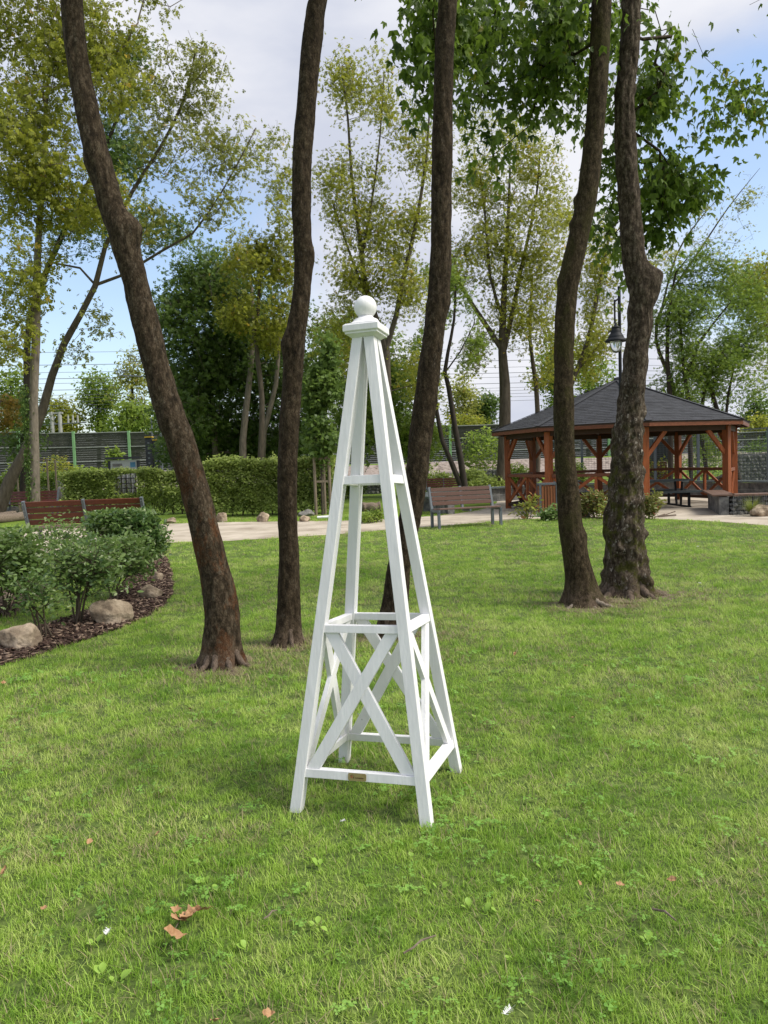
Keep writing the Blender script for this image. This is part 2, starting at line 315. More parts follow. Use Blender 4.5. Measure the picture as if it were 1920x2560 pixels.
def grass_ground_mat():
    m, n, l, p = new_mat('lawn soil and grass')
    g = n.new('ShaderNodeNewGeometry')
    def nz(s, d=5):
        q = n.new('ShaderNodeTexNoise'); q.inputs['Scale'].default_value = s; q.inputs['Detail'].default_value = d; q.inputs['Roughness'].default_value = 0.65; l.new(g.outputs['Position'], q.inputs['Vector']); return q.outputs['Fac']
    rp = n.new('ShaderNodeValToRGB'); e = rp.color_ramp.elements
    e[0].position = 0.35; e[0].color = (0.10, 0.17, 0.024, 1); e[1].position = 0.68; e[1].color = (0.22, 0.31, 0.05, 1); l.new(nz(0.9), rp.inputs[0])
    r2 = n.new('ShaderNodeValToRGB'); e = r2.color_ramp.elements
    e[0].position = 0.30; e[0].color = (0.35, 0.35, 0.35, 1); e[1].position = 0.7; e[1].color = (1.35, 1.35, 1.35, 1); l.new(nz(38, 4), r2.inputs[0])
    mu = n.new('ShaderNodeMix'); mu.data_type = 'RGBA'; mu.blend_type = 'MULTIPLY'; mu.inputs[0].default_value = 1; l.new(rp.outputs[0], mu.inputs[6]); l.new(r2.outputs[0], mu.inputs[7])
    l.new(mu.outputs[2], p.inputs['Base Color']); p.inputs['Roughness'].default_value = 0.95; p.inputs['Specular IOR Level'].default_value = 0.1
    b = n.new('ShaderNodeBump'); b.inputs['Strength'].default_value = 0.7; b.inputs['Distance'].default_value = 0.03; l.new(nz(60, 4), b.inputs['Height']); l.new(b.outputs[0], p.inputs['Normal'])
    return m
M['lawn'] = grass_ground_mat()
def blade_mat(name, cols, trans=0.35):
    m, n, l, p = new_mat(name)
    oi = n.new('ShaderNodeObjectInfo'); g = n.new('ShaderNodeNewGeometry')
    def nz(s, d=3):
        q = n.new('ShaderNodeTexNoise'); q.inputs['Scale'].default_value = s; q.inputs['Detail'].default_value = d; l.new(g.outputs['Position'], q.inputs['Vector']); return q.outputs['Fac']
    def add(a, b, k):
        q = n.new('ShaderNodeMath'); q.operation = 'MULTIPLY_ADD'; l.new(a, q.inputs[0]); q.inputs[1].default_value = k
        if isinstance(b, float): q.inputs[2].default_value = b
        else: l.new(b, q.inputs[2])
        return q.outputs[0]
    v = add(g.outputs['Random Per Island'], add(oi.outputs['Random'], add(nz(0.8), add(nz(3.5), -0.72, 1.1), 1.05), 0.25), 0.30)
    rp = n.new('ShaderNodeValToRGB'); e = rp.color_ramp.elements
    while len(e) < len(cols): e.new(0.5)
    for i, c in enumerate(cols): e[i].position = 0.12 + 0.80 * i / (len(cols) - 1); e[i].color = (*c, 1)
    l.new(v, rp.inputs[0]); l.new(rp.outputs[0], p.inputs['Base Color']); p.inputs['Roughness'].default_value = 0.5; p.inputs['Specular IOR Level'].default_value = 0.3
    tr = n.new('ShaderNodeBsdfTranslucent'); l.new(rp.outputs[0], tr.inputs['Color'])
    mx = n.new('ShaderNodeMixShader'); mx.inputs[0].default_value = trans; l.new(p.outputs[0], mx.inputs[1]); l.new(tr.outputs[0], mx.inputs[2]); l.new(mx.outputs[0], n['Material Output'].inputs['Surface'])
    return m
M['blade'] = blade_mat('grass blade', [(0.080, 0.17, 0.020), (0.20, 0.365, 0.042), (0.37, 0.545, 0.08), (0.55, 0.64, 0.20)])
M['straw'] = blade_mat('dry grass blade', [(0.22, 0.19, 0.09), (0.38, 0.33, 0.18)], 0.2)
M['clover'] = blade_mat('clover leaf', [(0.12, 0.26, 0.04), (0.19, 0.37, 0.06), (0.27, 0.46, 0.09)])
M['weed'] = blade_mat('broad weed leaf', [(0.25, 0.42, 0.06), (0.34, 0.52, 0.09)])
M['thatch'] = mat_noise('lawn thatch', [(0.030, 0.050, 0.012), (0.075, 0.115, 0.022), (0.15, 0.19, 0.05)], 22, 0.95, 0.5, coord='World', bscale=60)
M['sand'] = mat_noise('trodden sand path', [(0.26, 0.21, 0.16), (0.43, 0.375, 0.30), (0.55, 0.485, 0.40)], 1.1, 0.95, 0.4, coord='World', bscale=50, detail=9)
M['mulch'] = mat_noise('mulch bed', [(0.025, 0.016, 0.012), (0.08, 0.05, 0.038), (0.15, 0.10, 0.075)], 28, 0.95, 0.9, coord='World', bscale=40)
M['bare'] = mat_noise('bare soil', [(0.10, 0.08, 0.05), (0.17, 0.14, 0.09)], 18, 0.95, 0.6, coord='World', bscale=40)

# ================================================================== GROUND
def poly_sheet(name, pts, z, mat, sub=None):
    from mathutils.geometry import tessellate_polygon
    vs = [Vector((p[0], p[1], z)) for p in pts]
    tris = tessellate_polygon([vs])
    me = bpy.data.meshes.new(name)
    fs = []
    for t in tris:
        a, b, c = [vs[i] for i in t]
        fs.append(tuple(t) if (b - a).cross(c - a).z > 0 else tuple(t)[::-1])
    me.from_pydata([tuple(v) for v in vs], [], fs); me.update()
    o = link_obj(name, me, mat); o['kind'] = 'structure'; return o
def smooth_line(pts, n=6, jit=0.0, rnd=None):
    out = []
    P = [Vector((p[0], p[1])) for p in pts]
    for i in range(len(P) - 1):
        p0, p1, p2, p3 = P[max(i - 1, 0)], P[i], P[i + 1], P[min(i + 2, len(P) - 1)]
        for k in range(n):
            t = k / n
            q = 0.5 * ((2 * p1) + (p2 - p0) * t + (2 * p0 - 5 * p1 + 4 * p2 - p3) * t * t + (3 * p1 - p0 - 3 * p2 + p3) * t ** 3)
            if jit: q = q + Vector((noise.noise(Vector((q.x * 3, q.y * 3, 5))), noise.noise(Vector((q.x * 3, q.y * 3, 9))))) * jit
            out.append((q.x, q.y))
    out.append((P[-1].x, P[-1].y)); return out
# ground: one sheet with very gentle relief near the camera
gn = 60
xs = np.concatenate([np.array([-700, -300, -120]), np.linspace(-60, 60, gn), np.array([120, 300, 700])])
ys = np.concatenate([np.array([-300, -60]), np.linspace(-8, 60, gn), np.array([75, 120, 300, 900])])
gx, gy = np.meshgrid(xs, ys); V = np.stack([gx.ravel(), gy.ravel(), np.zeros(gx.size)], 1)
nx = len(xs); ii, jj = np.meshgrid(np.arange(len(ys) - 1), np.arange(nx - 1), indexing='ij')
F = np.stack([ii * nx + jj, ii * nx + jj + 1, (ii + 1) * nx + jj + 1, (ii + 1) * nx + jj], -1).reshape(-1, 4)
o = np_mesh('ground', V, F, M['lawn']); o['kind'] = 'structure'
lawn_edge = [(-700, 1470), (-200, 1420), (0, 1402), (200, 1386), (420, 1358), (560, 1353), (700, 1345), (800, 1339), (900, 1331), (1000, 1323), (1100, 1316), (1180, 1309), (1290, 1300), (1400, 1298), (1500, 1297), (1610, 1297), (1748, 1302), (1920, 1315), (2200, 1345), (2600, 1400)]
far_edge = [(2600, 1222), (2200, 1215), (1900, 1212), (1500, 1214), (1270, 1232), (1235, 1262), (1150, 1283), (1000, 1296), (900, 1301), (700, 1304), (560, 1306), (420, 1310), (250, 1318), (0, 1328), (-300, 1350), (-700, 1385)]
path_poly = smooth_line([G(*p) for p in lawn_edge], 8, 0.10) + smooth_line([G(*p) for p in far_edge], 8, 0.10)
poly_sheet('path', path_poly, 0.006, M['sand'])
bed1 = [(-200, 1700), (0, 1667), (84, 1643), (190, 1610), (295, 1575), (380, 1537), (422, 1499), (432, 1462), (420, 1410), (395, 1385), (300, 1388), (318, 1440), (290, 1490), (235, 1522), (177, 1546), (67, 1581), (0, 1592), (-200, 1612)]
bed2 = [(-300, 1580), (0, 1541), (72, 1510), (112, 1482), (120, 1455), (60, 1438), (-300, 1440)]
bed1_w = smooth_line([G(*p) for p in bed1], 5, 0.04); bed2_w = smooth_line([G(*p) for p in bed2], 5, 0.04)
poly_sheet('mulch_bed', bed1_w, 0.010, M['mulch']); poly_sheet('mulch_bed', bed2_w, 0.010, M['mulch'])
def inside(poly, X, Yy):
    P = np.array(poly); c = np.zeros(len(X), bool); j = len(P) - 1
    for i in range(len(P)):
        xi, yi = P[i]; xj, yj = P[j]
        if yi != yj:
            hit = ((yi > Yy) != (yj > Yy)) & (X < (xj - xi) * (Yy - yi) / (yj - yi) + xi); c ^= hit
        j = i
    return c
rng = np.random.default_rng(7)
thatch = smooth_line([(-9, 0.3), (9, 0.3), (12, 8)] + [(G(*p).x, G(*p).y - 0.25) for p in lawn_edge[::-1] if 150 < p[0] < 2250] + [(-4.2, 9.5), (-9, 3)], 4)
poly_sheet('lawn_soil', thatch, 0.003, M['thatch'])
# embankment below the noise barrier, with a rubble face
mb = MB()
prof = [(52, -0.02), (56, 0.35), (61, 0.9), (62, 1.45), (66, 1.55), (300, 1.6)]
ex = np.linspace(-160, 160, 60)
mb.add([(x, y + 0.6 * noise.noise(Vector((x * 0.2, y, 0))), z) for y, z in prof for x in ex], [(a * 60 + b, a * 60 + b + 1, (a + 1) * 60 + b + 1, (a + 1) * 60 + b) for a in range(len(prof) - 1) for b in range(59)])
o = mb.build('embankment', [M['lawn'], M['ballast']]); o['kind'] = 'structure'
for p in o.data.polygons:
    p.material_index = 1 if 57 < p.center.y < 64 else 0

# ================================================================== OBELISK
OX, OY, OYAW, OA, OB, OHT, OW = -0.0547, 3.5465, R(-17.78), 0.3175, 0.0505, 2.0932, 0.049
TY = 0.0565
def Ow(z): return OA + (OB - OA) * z / OHT
def OP(x, y, z):
    X = x * math.cos(OYAW) - y * math.sin(OYAW); Yy = x * math.sin(OYAW) + y * math.cos(OYAW)
    return Vector((OX + X, OY + Yy + z * TY, z - Yy * TY))
ob = thing('garden_obelisk', 'tall white painted wooden garden obelisk with ball finial standing on the lawn', 'obelisk', (OX, OY, 0))
for sx, sy in ((-1, -1), (1, -1), (1, 1), (-1, 1)):
    mb = MB(); vs = []
    for z in (-0.03, OHT):
        w = Ow(z)
        for (a, b) in ((0, 0), (1, 0), (1, 1), (0, 1)):
            vs.append(OP(sx * (w - a * OW - 0.0008), sy * (w - b * OW - 0.0008), z))
    f = [(0, 1, 2, 3), (7, 6, 5, 4), (0, 4, 5, 1), (1, 5, 6, 2), (2, 6, 7, 3), (3, 7, 4, 0)]
    if sx * sy < 0: f = [t[::-1] for t in f]
    mb.add(vs, [t[::-1] for t in f]); mb.build('leg', M['white'], ob, bevel=0.002)
def facebar(k, poly, o0, o1):           # polygon (u,z) on the sloping face k, between offsets o0 (outer) and o1 (inner)
    ang = k * math.pi / 2; nx_, ny_ = math.sin(ang), -math.cos(ang); ux, uy = math.cos(ang), math.sin(ang)
    vs = []
    for off in (o0, o1):
        for u, z in poly:
            d = Ow(z) - off; vs.append(OP(nx_ * d + ux * u, ny_ * d + uy * u, z))
    n = len(poly)
    return MB().add(vs, [tuple(range(n)), tuple(range(n, 2 * n))[::-1]] + [(i, i + n, (i + 1) % n + n, (i + 1) % n) for i in range(n)])
for k in range(4):
    for z0, z1, nm in ((0.140, 0.1757, 'bottom_rail'), (0.7577, 0.7905, 'middle_rail'), (1.4087, 1.4472, 'upper_rail')):
        h0, h1 = Ow(z0) - OW, Ow(z1) - OW
        facebar(k, [(-h0, z0), (h0, z0), (h1, z1), (-h1, z1)], 0.006, 0.042).build(nm, M['white'], ob, bevel=0.0015)
    zb, zt = 0.1762, 0.7572; ub, ut = Ow(zb) - OW, Ow(zt) - OW; w = 0.062
    for s, off in ((1, 0.012), (-1, 0.0155)):
        poly = [(-s * ub, zb), (-s * (ub - w), zb), (s * ut, zt), (s * (ut - w), zt)]
        poly = [poly[0], poly[1], poly[2], poly[3]]
        if s < 0: poly = poly[::-1]
        facebar(k, poly, off, off + 0.022).build('diagonal_brace', M['white'], ob, bevel=0.001)
for k in range(4):
    for du, dz in ((-0.008, 0.012), (0.009, -0.011)):
        uc = 0.0; zc_ = 0.405
        facebar(k, [(uc + du - 0.0028, zc_ + dz - 0.0028), (uc + du + 0.0028, zc_ + dz - 0.0028), (uc + du + 0.0028, zc_ + dz + 0.0028), (uc + du - 0.0028, zc_ + dz + 0.0028)], 0.0112, 0.0125).build('screw', M['bolt'], ob)
# cap and ball
def rr_ring(h, r, z, n=6):
    out = []
    for q, (cx, cy) in enumerate(((1, -1), (1, 1), (-1, 1), (-1, -1))):
        for i in range(n):
            a = (q - 1) * math.pi / 2 + (i / (n - 1)) * math.pi / 2
            out.append(OP(cx * (h - r) + r * math.cos(a), cy * (h - r) + r * math.sin(a), z))
    return out
def loft(rings):
    n = len(rings[0]); vs = [v for r in rings for v in r]
    fs = [(i * n + j, i * n + (j + 1) % n, (i + 1) * n + (j + 1) % n, (i + 1) * n + j) for i in range(len(rings) - 1) for j in range(n)]
    fs += [tuple(range(n))[::-1], tuple((len(rings) - 1) * n + j for j in range(n))]
    return MB().add(vs, fs)
H0 = OHT - 0.016
cap_ = loft([rr_ring(h, r, H0 + z) for h, r, z in ((0.056, .003, 0), (0.060, .003, 0.004), (0.072, .003, 0.013), (0.077, .003, 0.014), (0.077, .003, 0.022), (0.083, .004, 0.024), (0.085, .004, 0.027), (0.085, .004, 0.052), (0.082, .006, 0.056), (0.079, .006, 0.056), (0.078, .006, 0.060))])
cap_.build('cap', M['white'], ob, bevel=0.0008)
mb = loft([rr_ring(h, r, H0 + z) for h, r, z in ((0.077, .006, 0.0602), (0.070, .03, 0.064), (0.063, .05, 0.072), (0.060, .0599, 0.080), (0.058, .0579, 0.083), (0.054, .0539, 0.087), (0.044, .0439, 0.091), (0.036, .0359, 0.096), (0.034, .0339, 0.102))])
mb.build('neck', M['white'], ob, smooth=True)
mb = MB(); br = 0.0525; bz = H0 + 0.145
mb.lathe([(max(0.0005, br * math.sin(t)), -br * math.cos(t)) for t in np.linspace(0, math.pi, 24)], OP(0, 0, bz), 40)
mb.build('ball', M['white'], ob, smooth=True)
# plate with worn print on the front bottom rail
def plate_pt(u, z, off): d = Ow(z) - off; return OP(u, -d, z)
def plate_poly(cx, cz, hw, hh, r, off0, off1, n=5):
    ring = []
    for q, (ax, az) in enumerate(((1, -1), (1, 1), (-1, 1), (-1, -1))):
        for i in range(n):
            a = (q - 1) * math.pi / 2 + i / (n - 1) * math.pi / 2
            ring.append((cx + ax * (hw - r) + r * math.cos(a), cz + az * (hh - r) + r * math.sin(a)))
    k = len(ring); vs = [plate_pt(u, z, off0) for u, z in ring] + [plate_pt(u, z, off1) for u, z in ring]
    return MB().add(vs, [tuple(range(k)), tuple(range(k, 2 * k))[::-1]] + [(i, i + k, (i + 1) % k + k, (i + 1) % k) for i in range(k)])
pc = -0.008; pz = 0.1575
pl = plate_poly(pc, pz, 0.041, 0.0155, 0.007, 0.0035, 0.0058).build('name_plate', M['brass'], ob)
em = plate_poly(pc - 0.024, pz + 0.0005, 0.0055, 0.0055, 0.0054, 0.0029, 0.0034).build('emblem', M['print_red'], pl)
mb = MB()
def pbox(u0, u1, z0, z1): 
    vs = [plate_pt(u, z, o_) for o_ in (0.0028, 0.0034) for u, z in ((u0, z0), (u1, z0), (u1, z1), (u0, z1))]
    mb.add(vs, [(0, 1, 2, 3), (7, 6, 5, 4), (0, 4, 5, 1), (1, 5, 6, 2), (2, 6, 7, 3), (3, 7, 4, 0)])
for i in range(9):                      # arc of the round letter beside the emblem
    a = R(20 + i * 16); pbox(pc - 0.022 + 0.0085 * math.cos(a) - 0.0008, pc - 0.022 + 0.0085 * math.cos(a) + 0.0008, pz + 0.0088 * math.sin(a) - 0.0008, pz + 0.0088 * math.sin(a) + 0.0008)
pbox(pc - 0.0165, pc - 0.0140, pz - 0.0060, pz + 0.0015)
u = pc - 0.009; rr = random.Random(4)
while u < pc + 0.030:                   # worn, unreadable line of small letters
    w_ = rr.uniform(0.0012, 0.0022); pbox(u, u + w_, pz - 0.0045 - rr.choice((0, 0, 0.0008)), pz - 0.0020 + rr.choice((0, 0.0010))); u += w_ + 0.0007
mb.build('lettering', M['print'], pl)

# ================================================================== FOREGROUND TREES (detailed trunks)
def interp_path(pts, step):
    P = [Vector(p[:3]) for p in pts]; Rr = [p[3] for p in pts]
    out = []
    for i in range(len(P) - 1):
        p0, p1, p2, p3 = P[max(i - 1, 0)], P[i], P[i + 1], P[min(i + 2, len(P) - 1)]
        n = max(1, int((p2 - p1).length / step))
        for k in range(n):
            t = k / n
            q = 0.5 * ((2 * p1) + (p2 - p0) * t + (2 * p0 - 5 * p1 + 4 * p2 - p3) * t * t + (3 * p1 - p0 - 3 * p2 + p3) * t ** 3)
            out.append((q, Rr[i] * (1 - t) + Rr[i + 1] * t))
    out.append((P[-1], Rr[-1])); return out
def bark_tube(mb, path, nrad, amp, seed, knobs=(), flare=0.0, lump=0.0, roots=5):
    vs = []; prev = Vector((1, 0, 0)); k = len(path)
    for i, (p, r) in enumerate(path):
        t = (path[min(i + 1, k - 1)][0] - path[max(i - 1, 0)][0]).normalized()
        prev = (prev - t * prev.dot(t)).normalized(); w = t.cross(prev)
        hgt = p.z
        fl = flare * 1.25 * math.exp(-max(0, hgt) / 0.15)
        for j in range(nrad):
            a = 2 * math.pi * j / nrad; d = prev * math.cos(a) + w * math.sin(a)
            rad = r * (1 + fl * (0.55 + 0.6 * math.sin(a * roots + seed) * (0.5 + 0.5 * math.sin(a * 2 + seed * 2))))
            s = p + d * r
            q = Vector((s.x * 26, s.y * 26, s.z * 5 + seed * 7))
            h = noise.noise(q) + 0.5 * noise.noise(Vector((s.x * 60, s.y * 60, s.z * 16 + seed)))
            low = noise.noise(Vector((s.x * 5, s.y * 5, s.z * 2.2 + seed * 3)))
            rad += amp * h + r * 0.07 * low
            if lump:
                lm = noise.noise(Vector((math.cos(a) * 2.2 + seed, math.sin(a) * 2.2, s.z * 6.5)))
                rg = abs(math.sin(s.z * 17 + 2.2 * noise.noise(Vector((math.cos(a), math.sin(a), s.z * 2)))))
                lz = 0.25 + 0.75 / (1 + math.exp((s.z - 1.7) * 3)); rad += lump * lz * (max(0, lm) * 1.5 + 0.10 * (1 - rg) ** 3 * max(0, noise.noise(Vector((s.z * 3, a, 4)))) + 0.55 * noise.noise(Vector((s.x * 14, s.y * 14, s.z * 11))))
            for kp, kd, kr, kh in knobs:
                g_ = math.exp(-((s - kp).length / kr) ** 2); rad += kh * g_ * max(0, d.dot(kd))
            vs.append(p + d * rad)
    fs = [(i * nrad + j, i * nrad + (j + 1) % nrad, (i + 1) * nrad + (j + 1) % nrad, (i + 1) * nrad + j) for i in range(k - 1) for j in range(nrad)]
    mb.add(vs, fs)
# ---- leaf templates in (along, across, up), unit length
T_RH = (np.array([[0, 0, 0], [0.5, -0.24, 0.07], [1, 0, -0.03], [0.5, 0.24, 0.07]]), np.array([[0, 1, 2, 3]]))
def t_trip():
    V, F = [], []
    for ang, off, s in ((0, 0.35, 0.62), (0.95, 0.22, 0.5), (-0.95, 0.22, 0.5), (0.75, 0.55, 0.4), (-0.75, 0.55, 0.4)):
        b = len(V)
        for x, y, z in T_RH[0]:
            x, y = x * s, y * s * 1.15; V.append([off + x * math.cos(ang) - y * math.sin(ang), x * math.sin(ang) + y * math.cos(ang), z * s - 0.12 * (off + x) ** 2]); 
        F.append([b, b + 1, b + 2, b + 3])
    return np.array(V), np.array(F)
T_TRIP = t_trip()
def t_maple():
    out = []
    for d, r in ((200, .18), (165, .42), (140, .30), (122, .52), (100, .36), (90, 0), ):
        pass
    ang = [180, 150, 128, 112, 90, 70, 52, 35, 20, 0]
    rad = [0.10, 0.26, 0.26, 0.46, 0.34, 0.38, 0.60, 0.42, 0.40, 0.85]
    pts = [(a, r) for a, r in zip(ang, rad)]
    full = [(-a, r) for a, r in pts[1:-1]][::1]
    ring = pts + full[::-1]
    V = [[0.2, 0, 0]] + [[0.2 + r * math.cos(R(a)), r * math.sin(R(a)), -0.10 * r * (1 if i % 2 else 0.2)] for i, (a, r) in enumerate(ring)]
    n = len(ring); F = [[0, 1 + i, 1 + (i + 1) % n] for i in range(n)]
    return np.array(V), np.array(F)
T_MAPLE = t_maple()
def t_droop():
    V, F = [], []
    for ang, off, s in ((0, 0.40, 0.62), (0.85, 0.26, 0.52), (-0.85, 0.26, 0.52), (0.35, 0.30, 0.35)):
        b = len(V)
        for x, y, z in ((0, 0, 0), (0.35, -0.25, 0.06), (1, 0, -0.14), (0.35, 0.25, 0.06), (0.35, 0, 0.0), (0.6, -0.17, 0.02), (0.6, 0.17, 0.02)):
            x, y = x * s, y * s * 1.2; V.append([off + x * math.cos(ang) - y * math.sin(ang), x * math.sin(ang) + y * math.cos(ang), z * s - 0.10 * (off + x) ** 2])
        F += [[b, b + 1, b + 4], [b, b + 4, b + 3], [b + 1, b + 5, b + 4], [b + 4, b + 6, b + 3], [b + 5, b + 2, b + 4], [b + 4, b + 2, b + 6]]
    return np.array(V), np.array(F)
T_DROOP = t_droop()
T_OVAL = (np.array([[0, 0, 0], [0.28, -0.2, 0.05], [0.7, -0.19, 0.05], [1, 0, -0.04], [0.7, 0.19, 0.05], [0.28, 0.2, 0.05], [0.28, 0, 0], [0.7, 0, 0]]), np.array([[0, 1, 6, 6], [1, 2, 7, 6], [2, 3, 7, 7], [0, 6, 5, 5], [6, 7, 4, 5], [7, 3, 4, 4]]))
T_OVAL = (T_OVAL[0], np.array([[0, 1, 6], [1, 2, 7], [1, 7, 6], [2, 3, 7], [0, 6, 5], [6, 7, 4], [6, 4, 5], [7, 3, 4]]))
def leaf_mesh(name, P, size, D, U, T, mat, parent, shade):
    """P points, D along-direction, U up-direction (roughly)"""
    D = D / np.linalg.norm(D, axis=1, keepdims=True)
    A = np.cross(U, D); A /= np.linalg.norm(A, axis=1, keepdims=True) + 1e-9
    Nn = np.cross(D, A)
    tv, tf = T; n = len(P); k = len(tv)
    s = size[:, None, None]
    V = P[:, None, :] + s * (tv[None, :, 0:1] * D[:, None, :] + tv[None, :, 1:2] * A[:, None, :] + tv[None, :, 2:3] * Nn[:, None, :])
    F = (tf[None] + (np.arange(n) * k)[:, None, None]).reshape(-1, tf.shape[1])
    return np_mesh(name, V.reshape(-1, 3), F, mat, parent, np.repeat(shade, len(tf)))
def rand_dirs(n, rg, droop=0.0, flat=0.6):
    d = rg.normal(size=(n, 3)); d[:, 2] *= 0.5; d[:, 2] -= droop; d /= np.linalg.norm(d, axis=1, keepdims=True)
    u = rg.normal(size=(n, 3)) * flat; u[:, 2] += 1.0
    return d, u
def blob_points(blobs, rg, gap=0.0, gscale=0.6, seed=0.0):
    out = []
    for c, r, n in blobs:
        c = np.array(c); r = np.array(r); got = 0; tries = 0
        while got < n and tries < n * 20:
            tries += 1
            v = rg.normal(size=3); v /= np.linalg.norm(v); v *= rg.random() ** 0.42
            p = c + v * r
            if gap and noise.noise(Vector(p * gscale) + Vector((seed, 0, 0))) < gap - 0.25 * rg.random(): continue
            out.append(p); got += 1
    return np.array(out)
def grow(stems, tips, rg, seg=0.45, rtip=0.006, wob=0.12, up_bias=1.0, rpow=2.4):
    """stems: list of [(x,y,z,r)..]; returns nodes, parent, radius, tip-node list"""
    pos, par, fix = [], [], []
    for st in stems:
        path = interp_path(st, seg)
        if not pos: last = -1
        else:
            d = [(Vector(p) - path[0][0]).length for p in pos]; last = int(np.argmin(d))
        for i, (p, r) in enumerate(path):
            pos.append(np.array(p)); par.append(last); fix.append(r); last = len(pos) - 1
    nst = len(pos); base_z = stems[0][0][2]
    P = np.array(pos)
    pivot = P[: nst]
    d0 = np.min(np.linalg.norm(tips[:, None, :] - pivot[None], axis=2), axis=1); order = np.argsort(d0)
    cap = nst + len(tips) * 6 + 10
    A = np.zeros((cap, 3)); A[:nst] = P; cnt = nst; tipn = []
    minz = np.full(cap, 0.0)
    zlow = min(tips[:, 2].min() - 0.5, P[nst // 2, 2])
    for t in order:
        q = tips[t]; dv = A[:cnt] - q; dist = np.linalg.norm(dv, axis=1); hor = np.hypot(dv[:, 0], dv[:, 1])
        pen = np.maximum(0, dv[:, 2] + 0.25 * hor) * up_bias           # prefer parents below the tip
        low = np.maximum(0, zlow - A[:cnt, 2]) * 1.5
        c = dist + pen + low; j = int(np.argmin(c)); a = A[j]; Ld = np.linalg.norm(q - a)
        n = max(1, min(5, int(Ld / seg))); last = j
        bend = np.array([rg.normal() * wob, rg.normal() * wob, -0.10 * abs(rg.normal())]) * Ld
        for k in range(1, n + 1):
            s = k / n; p = a * (1 - s) + q * s + bend * math.sin(math.pi * s) * (0.6 if n > 1 else 0)
            A[cnt] = p; par.append(last); last = cnt; cnt += 1
            if cnt >= cap - 6: break
        tipn.append(last)
        if cnt >= cap - 6: break
    A = A[:cnt]; rad = np.zeros(cnt)
    ch = [[] for _ in range(cnt)]
    for i, p in enumerate(par):
        if p >= 0: ch[p].append(i)
    for i in range(cnt - 1, -1, -1):
        s = sum(rad[c] ** rpow for c in ch[i] if c >= nst or True) ** (1 / rpow) if ch[i] else rtip
        rad[i] = max(s, rtip)
        if i < nst: rad[i] = fix[i]
        if i >= nst and par[i] < nst: rad[i] = min(rad[i], fix[par[i]] * 0.75)
    for i in range(nst, cnt): rad[i] = min(rad[i], rad[par[i]] * 0.98) if par[i] >= 0 else rad[i]
    return A, par, rad, tipn, nst, ch
def branch_mesh(mb, A, par, rad, nst, ch, include_stem=True, thin=0.0):
    """chains from node to node following the thickest child"""
    done = set(); roots = [i for i, p in enumerate(par) if p < 0]
    stack = [(-1, r) for r in roots]
    while stack:
        p, i = stack.pop(); chain = ([p] if p >= 0 else []) + [i]
        while ch[i]:
            c = sorted(ch[i], key=lambda k: -rad[k]); 
            for o_ in c[1:]: stack.append((i, o_))
            i = c[0]; chain.append(i)
        if not include_stem:
            chain = [k for k in chain if k >= nst or (par and any(cc >= nst for cc in ch[k]) and k == chain[0])] 
            if not chain or chain[-1] < nst: continue
        if len(chain) < 2 or rad[chain[min(1, len(chain) - 1)]] < thin: continue
        rr = [rad[k] for k in chain]
        if chain[0] == p and p >= 0: rr[0] = min(rr[0], rr[1] * 1.15)
        mx_ = max(rr); n = 10 if mx_ > 0.08 else 6 if mx_ > 0.03 else 4 if mx_ > 0.012 else 3
        mb.tube([A[k] for k in chain], rr, n, cap=False)
def tree(name, label, stems, blobs, nleaf, lsize, leafm, barkm, seed, group=None, T=T_TRIP, spread=0.35, droop=0.5, gap=-0.05, rtip=0.006, detail=None, shade_mu=0.5, wob=0.12, seg=0.45, category='tree', up_bias=1.0, per_shade=0.12, bare=0.0, crown_name='crown', gscale=0.6):
    if not hasattr(stems[0][0], '__len__'): stems = [stems]
    rg = np.random.default_rng(seed); base = Vector(stems[0][0][:3])
    t = thing(name, label, category, (base.x, base.y, 0), group)
    if 20 < seed < 45: blobs = [(c_, r_, int(n_ * 2.4)) for c_, r_, n_ in blobs]; spread *= 0.80; lsize *= 0.84; nleaf = int(nleaf * (0.78 if leafm in (M['leaf_light'], M['leaf_sparse']) else 1.0)); gap += 0.06; bare = 0.12; rtip *= 0.6
    tips = blob_points(blobs, rg, gap, gscale, seed * 3.7)
    A, par, rad, tipn, nst, ch = grow(stems, tips, rg, seg, rtip, wob, up_bias)
    if seed < 17: rad[nst:] = np.minimum(rad[nst:] * 0.55, 0.018)
    mb = MB()
    if detail: detail(mb); branch_mesh(mb, A, par, rad, nst, ch, include_stem=False)
    else: branch_mesh(mb, A, par, rad, nst, ch)
    mb.build('trunk', barkm, t, smooth=True)
    # leaves around the outer twigs
    tn = [k for k in tipn if rg.random() > bare]
    per = max(1, nleaf // len(tn)); idx = []
    for k in tn: idx += [k] * per
    idx = np.array(idx); pr = np.array(par); s = rg.random(len(idx)) * 1.6
    q = A[idx]; a1 = A[pr[idx]]; a2 = A[np.maximum(pr[pr[idx]], 0)]
    s1 = np.minimum(s, 1)[:, None]; s2 = np.maximum(s - 1, 0)[:, None]
    Pp = q * (1 - s1) + a1 * s1; Pp = Pp + (a2 - a1) * s2
    Pp = Pp + rg.normal(size=Pp.shape) * spread * np.array([1, 1, 0.7])
    d, u = rand_dirs(len(Pp), rg, droop)
    tip_sh = rg.normal(size=len(A)) * per_shade * 1.2
    sh = np.clip(shade_mu + tip_sh[idx] + rg.normal(size=len(idx)) * 0.16, 0, 0.93)
    sh = np.where(rg.random(len(idx)) < 0.015, 1.0, sh)
    leaf_mesh(crown_name, Pp, lsize * rg.uniform(0.65, 1.25, len(Pp)), d, u, T, leafm, t, sh)
    return t
def stem_px(pts, y):                    # (px,py,width_px[,y])
    out = []
    for p in pts:
        yy = p[3] if len(p) > 3 else y
        v = Y(p[0], p[1], yy); out.append((v.x, v.y, v.z, pxr(p[2], yy, v.z) / 2 * 0.96))
    return out
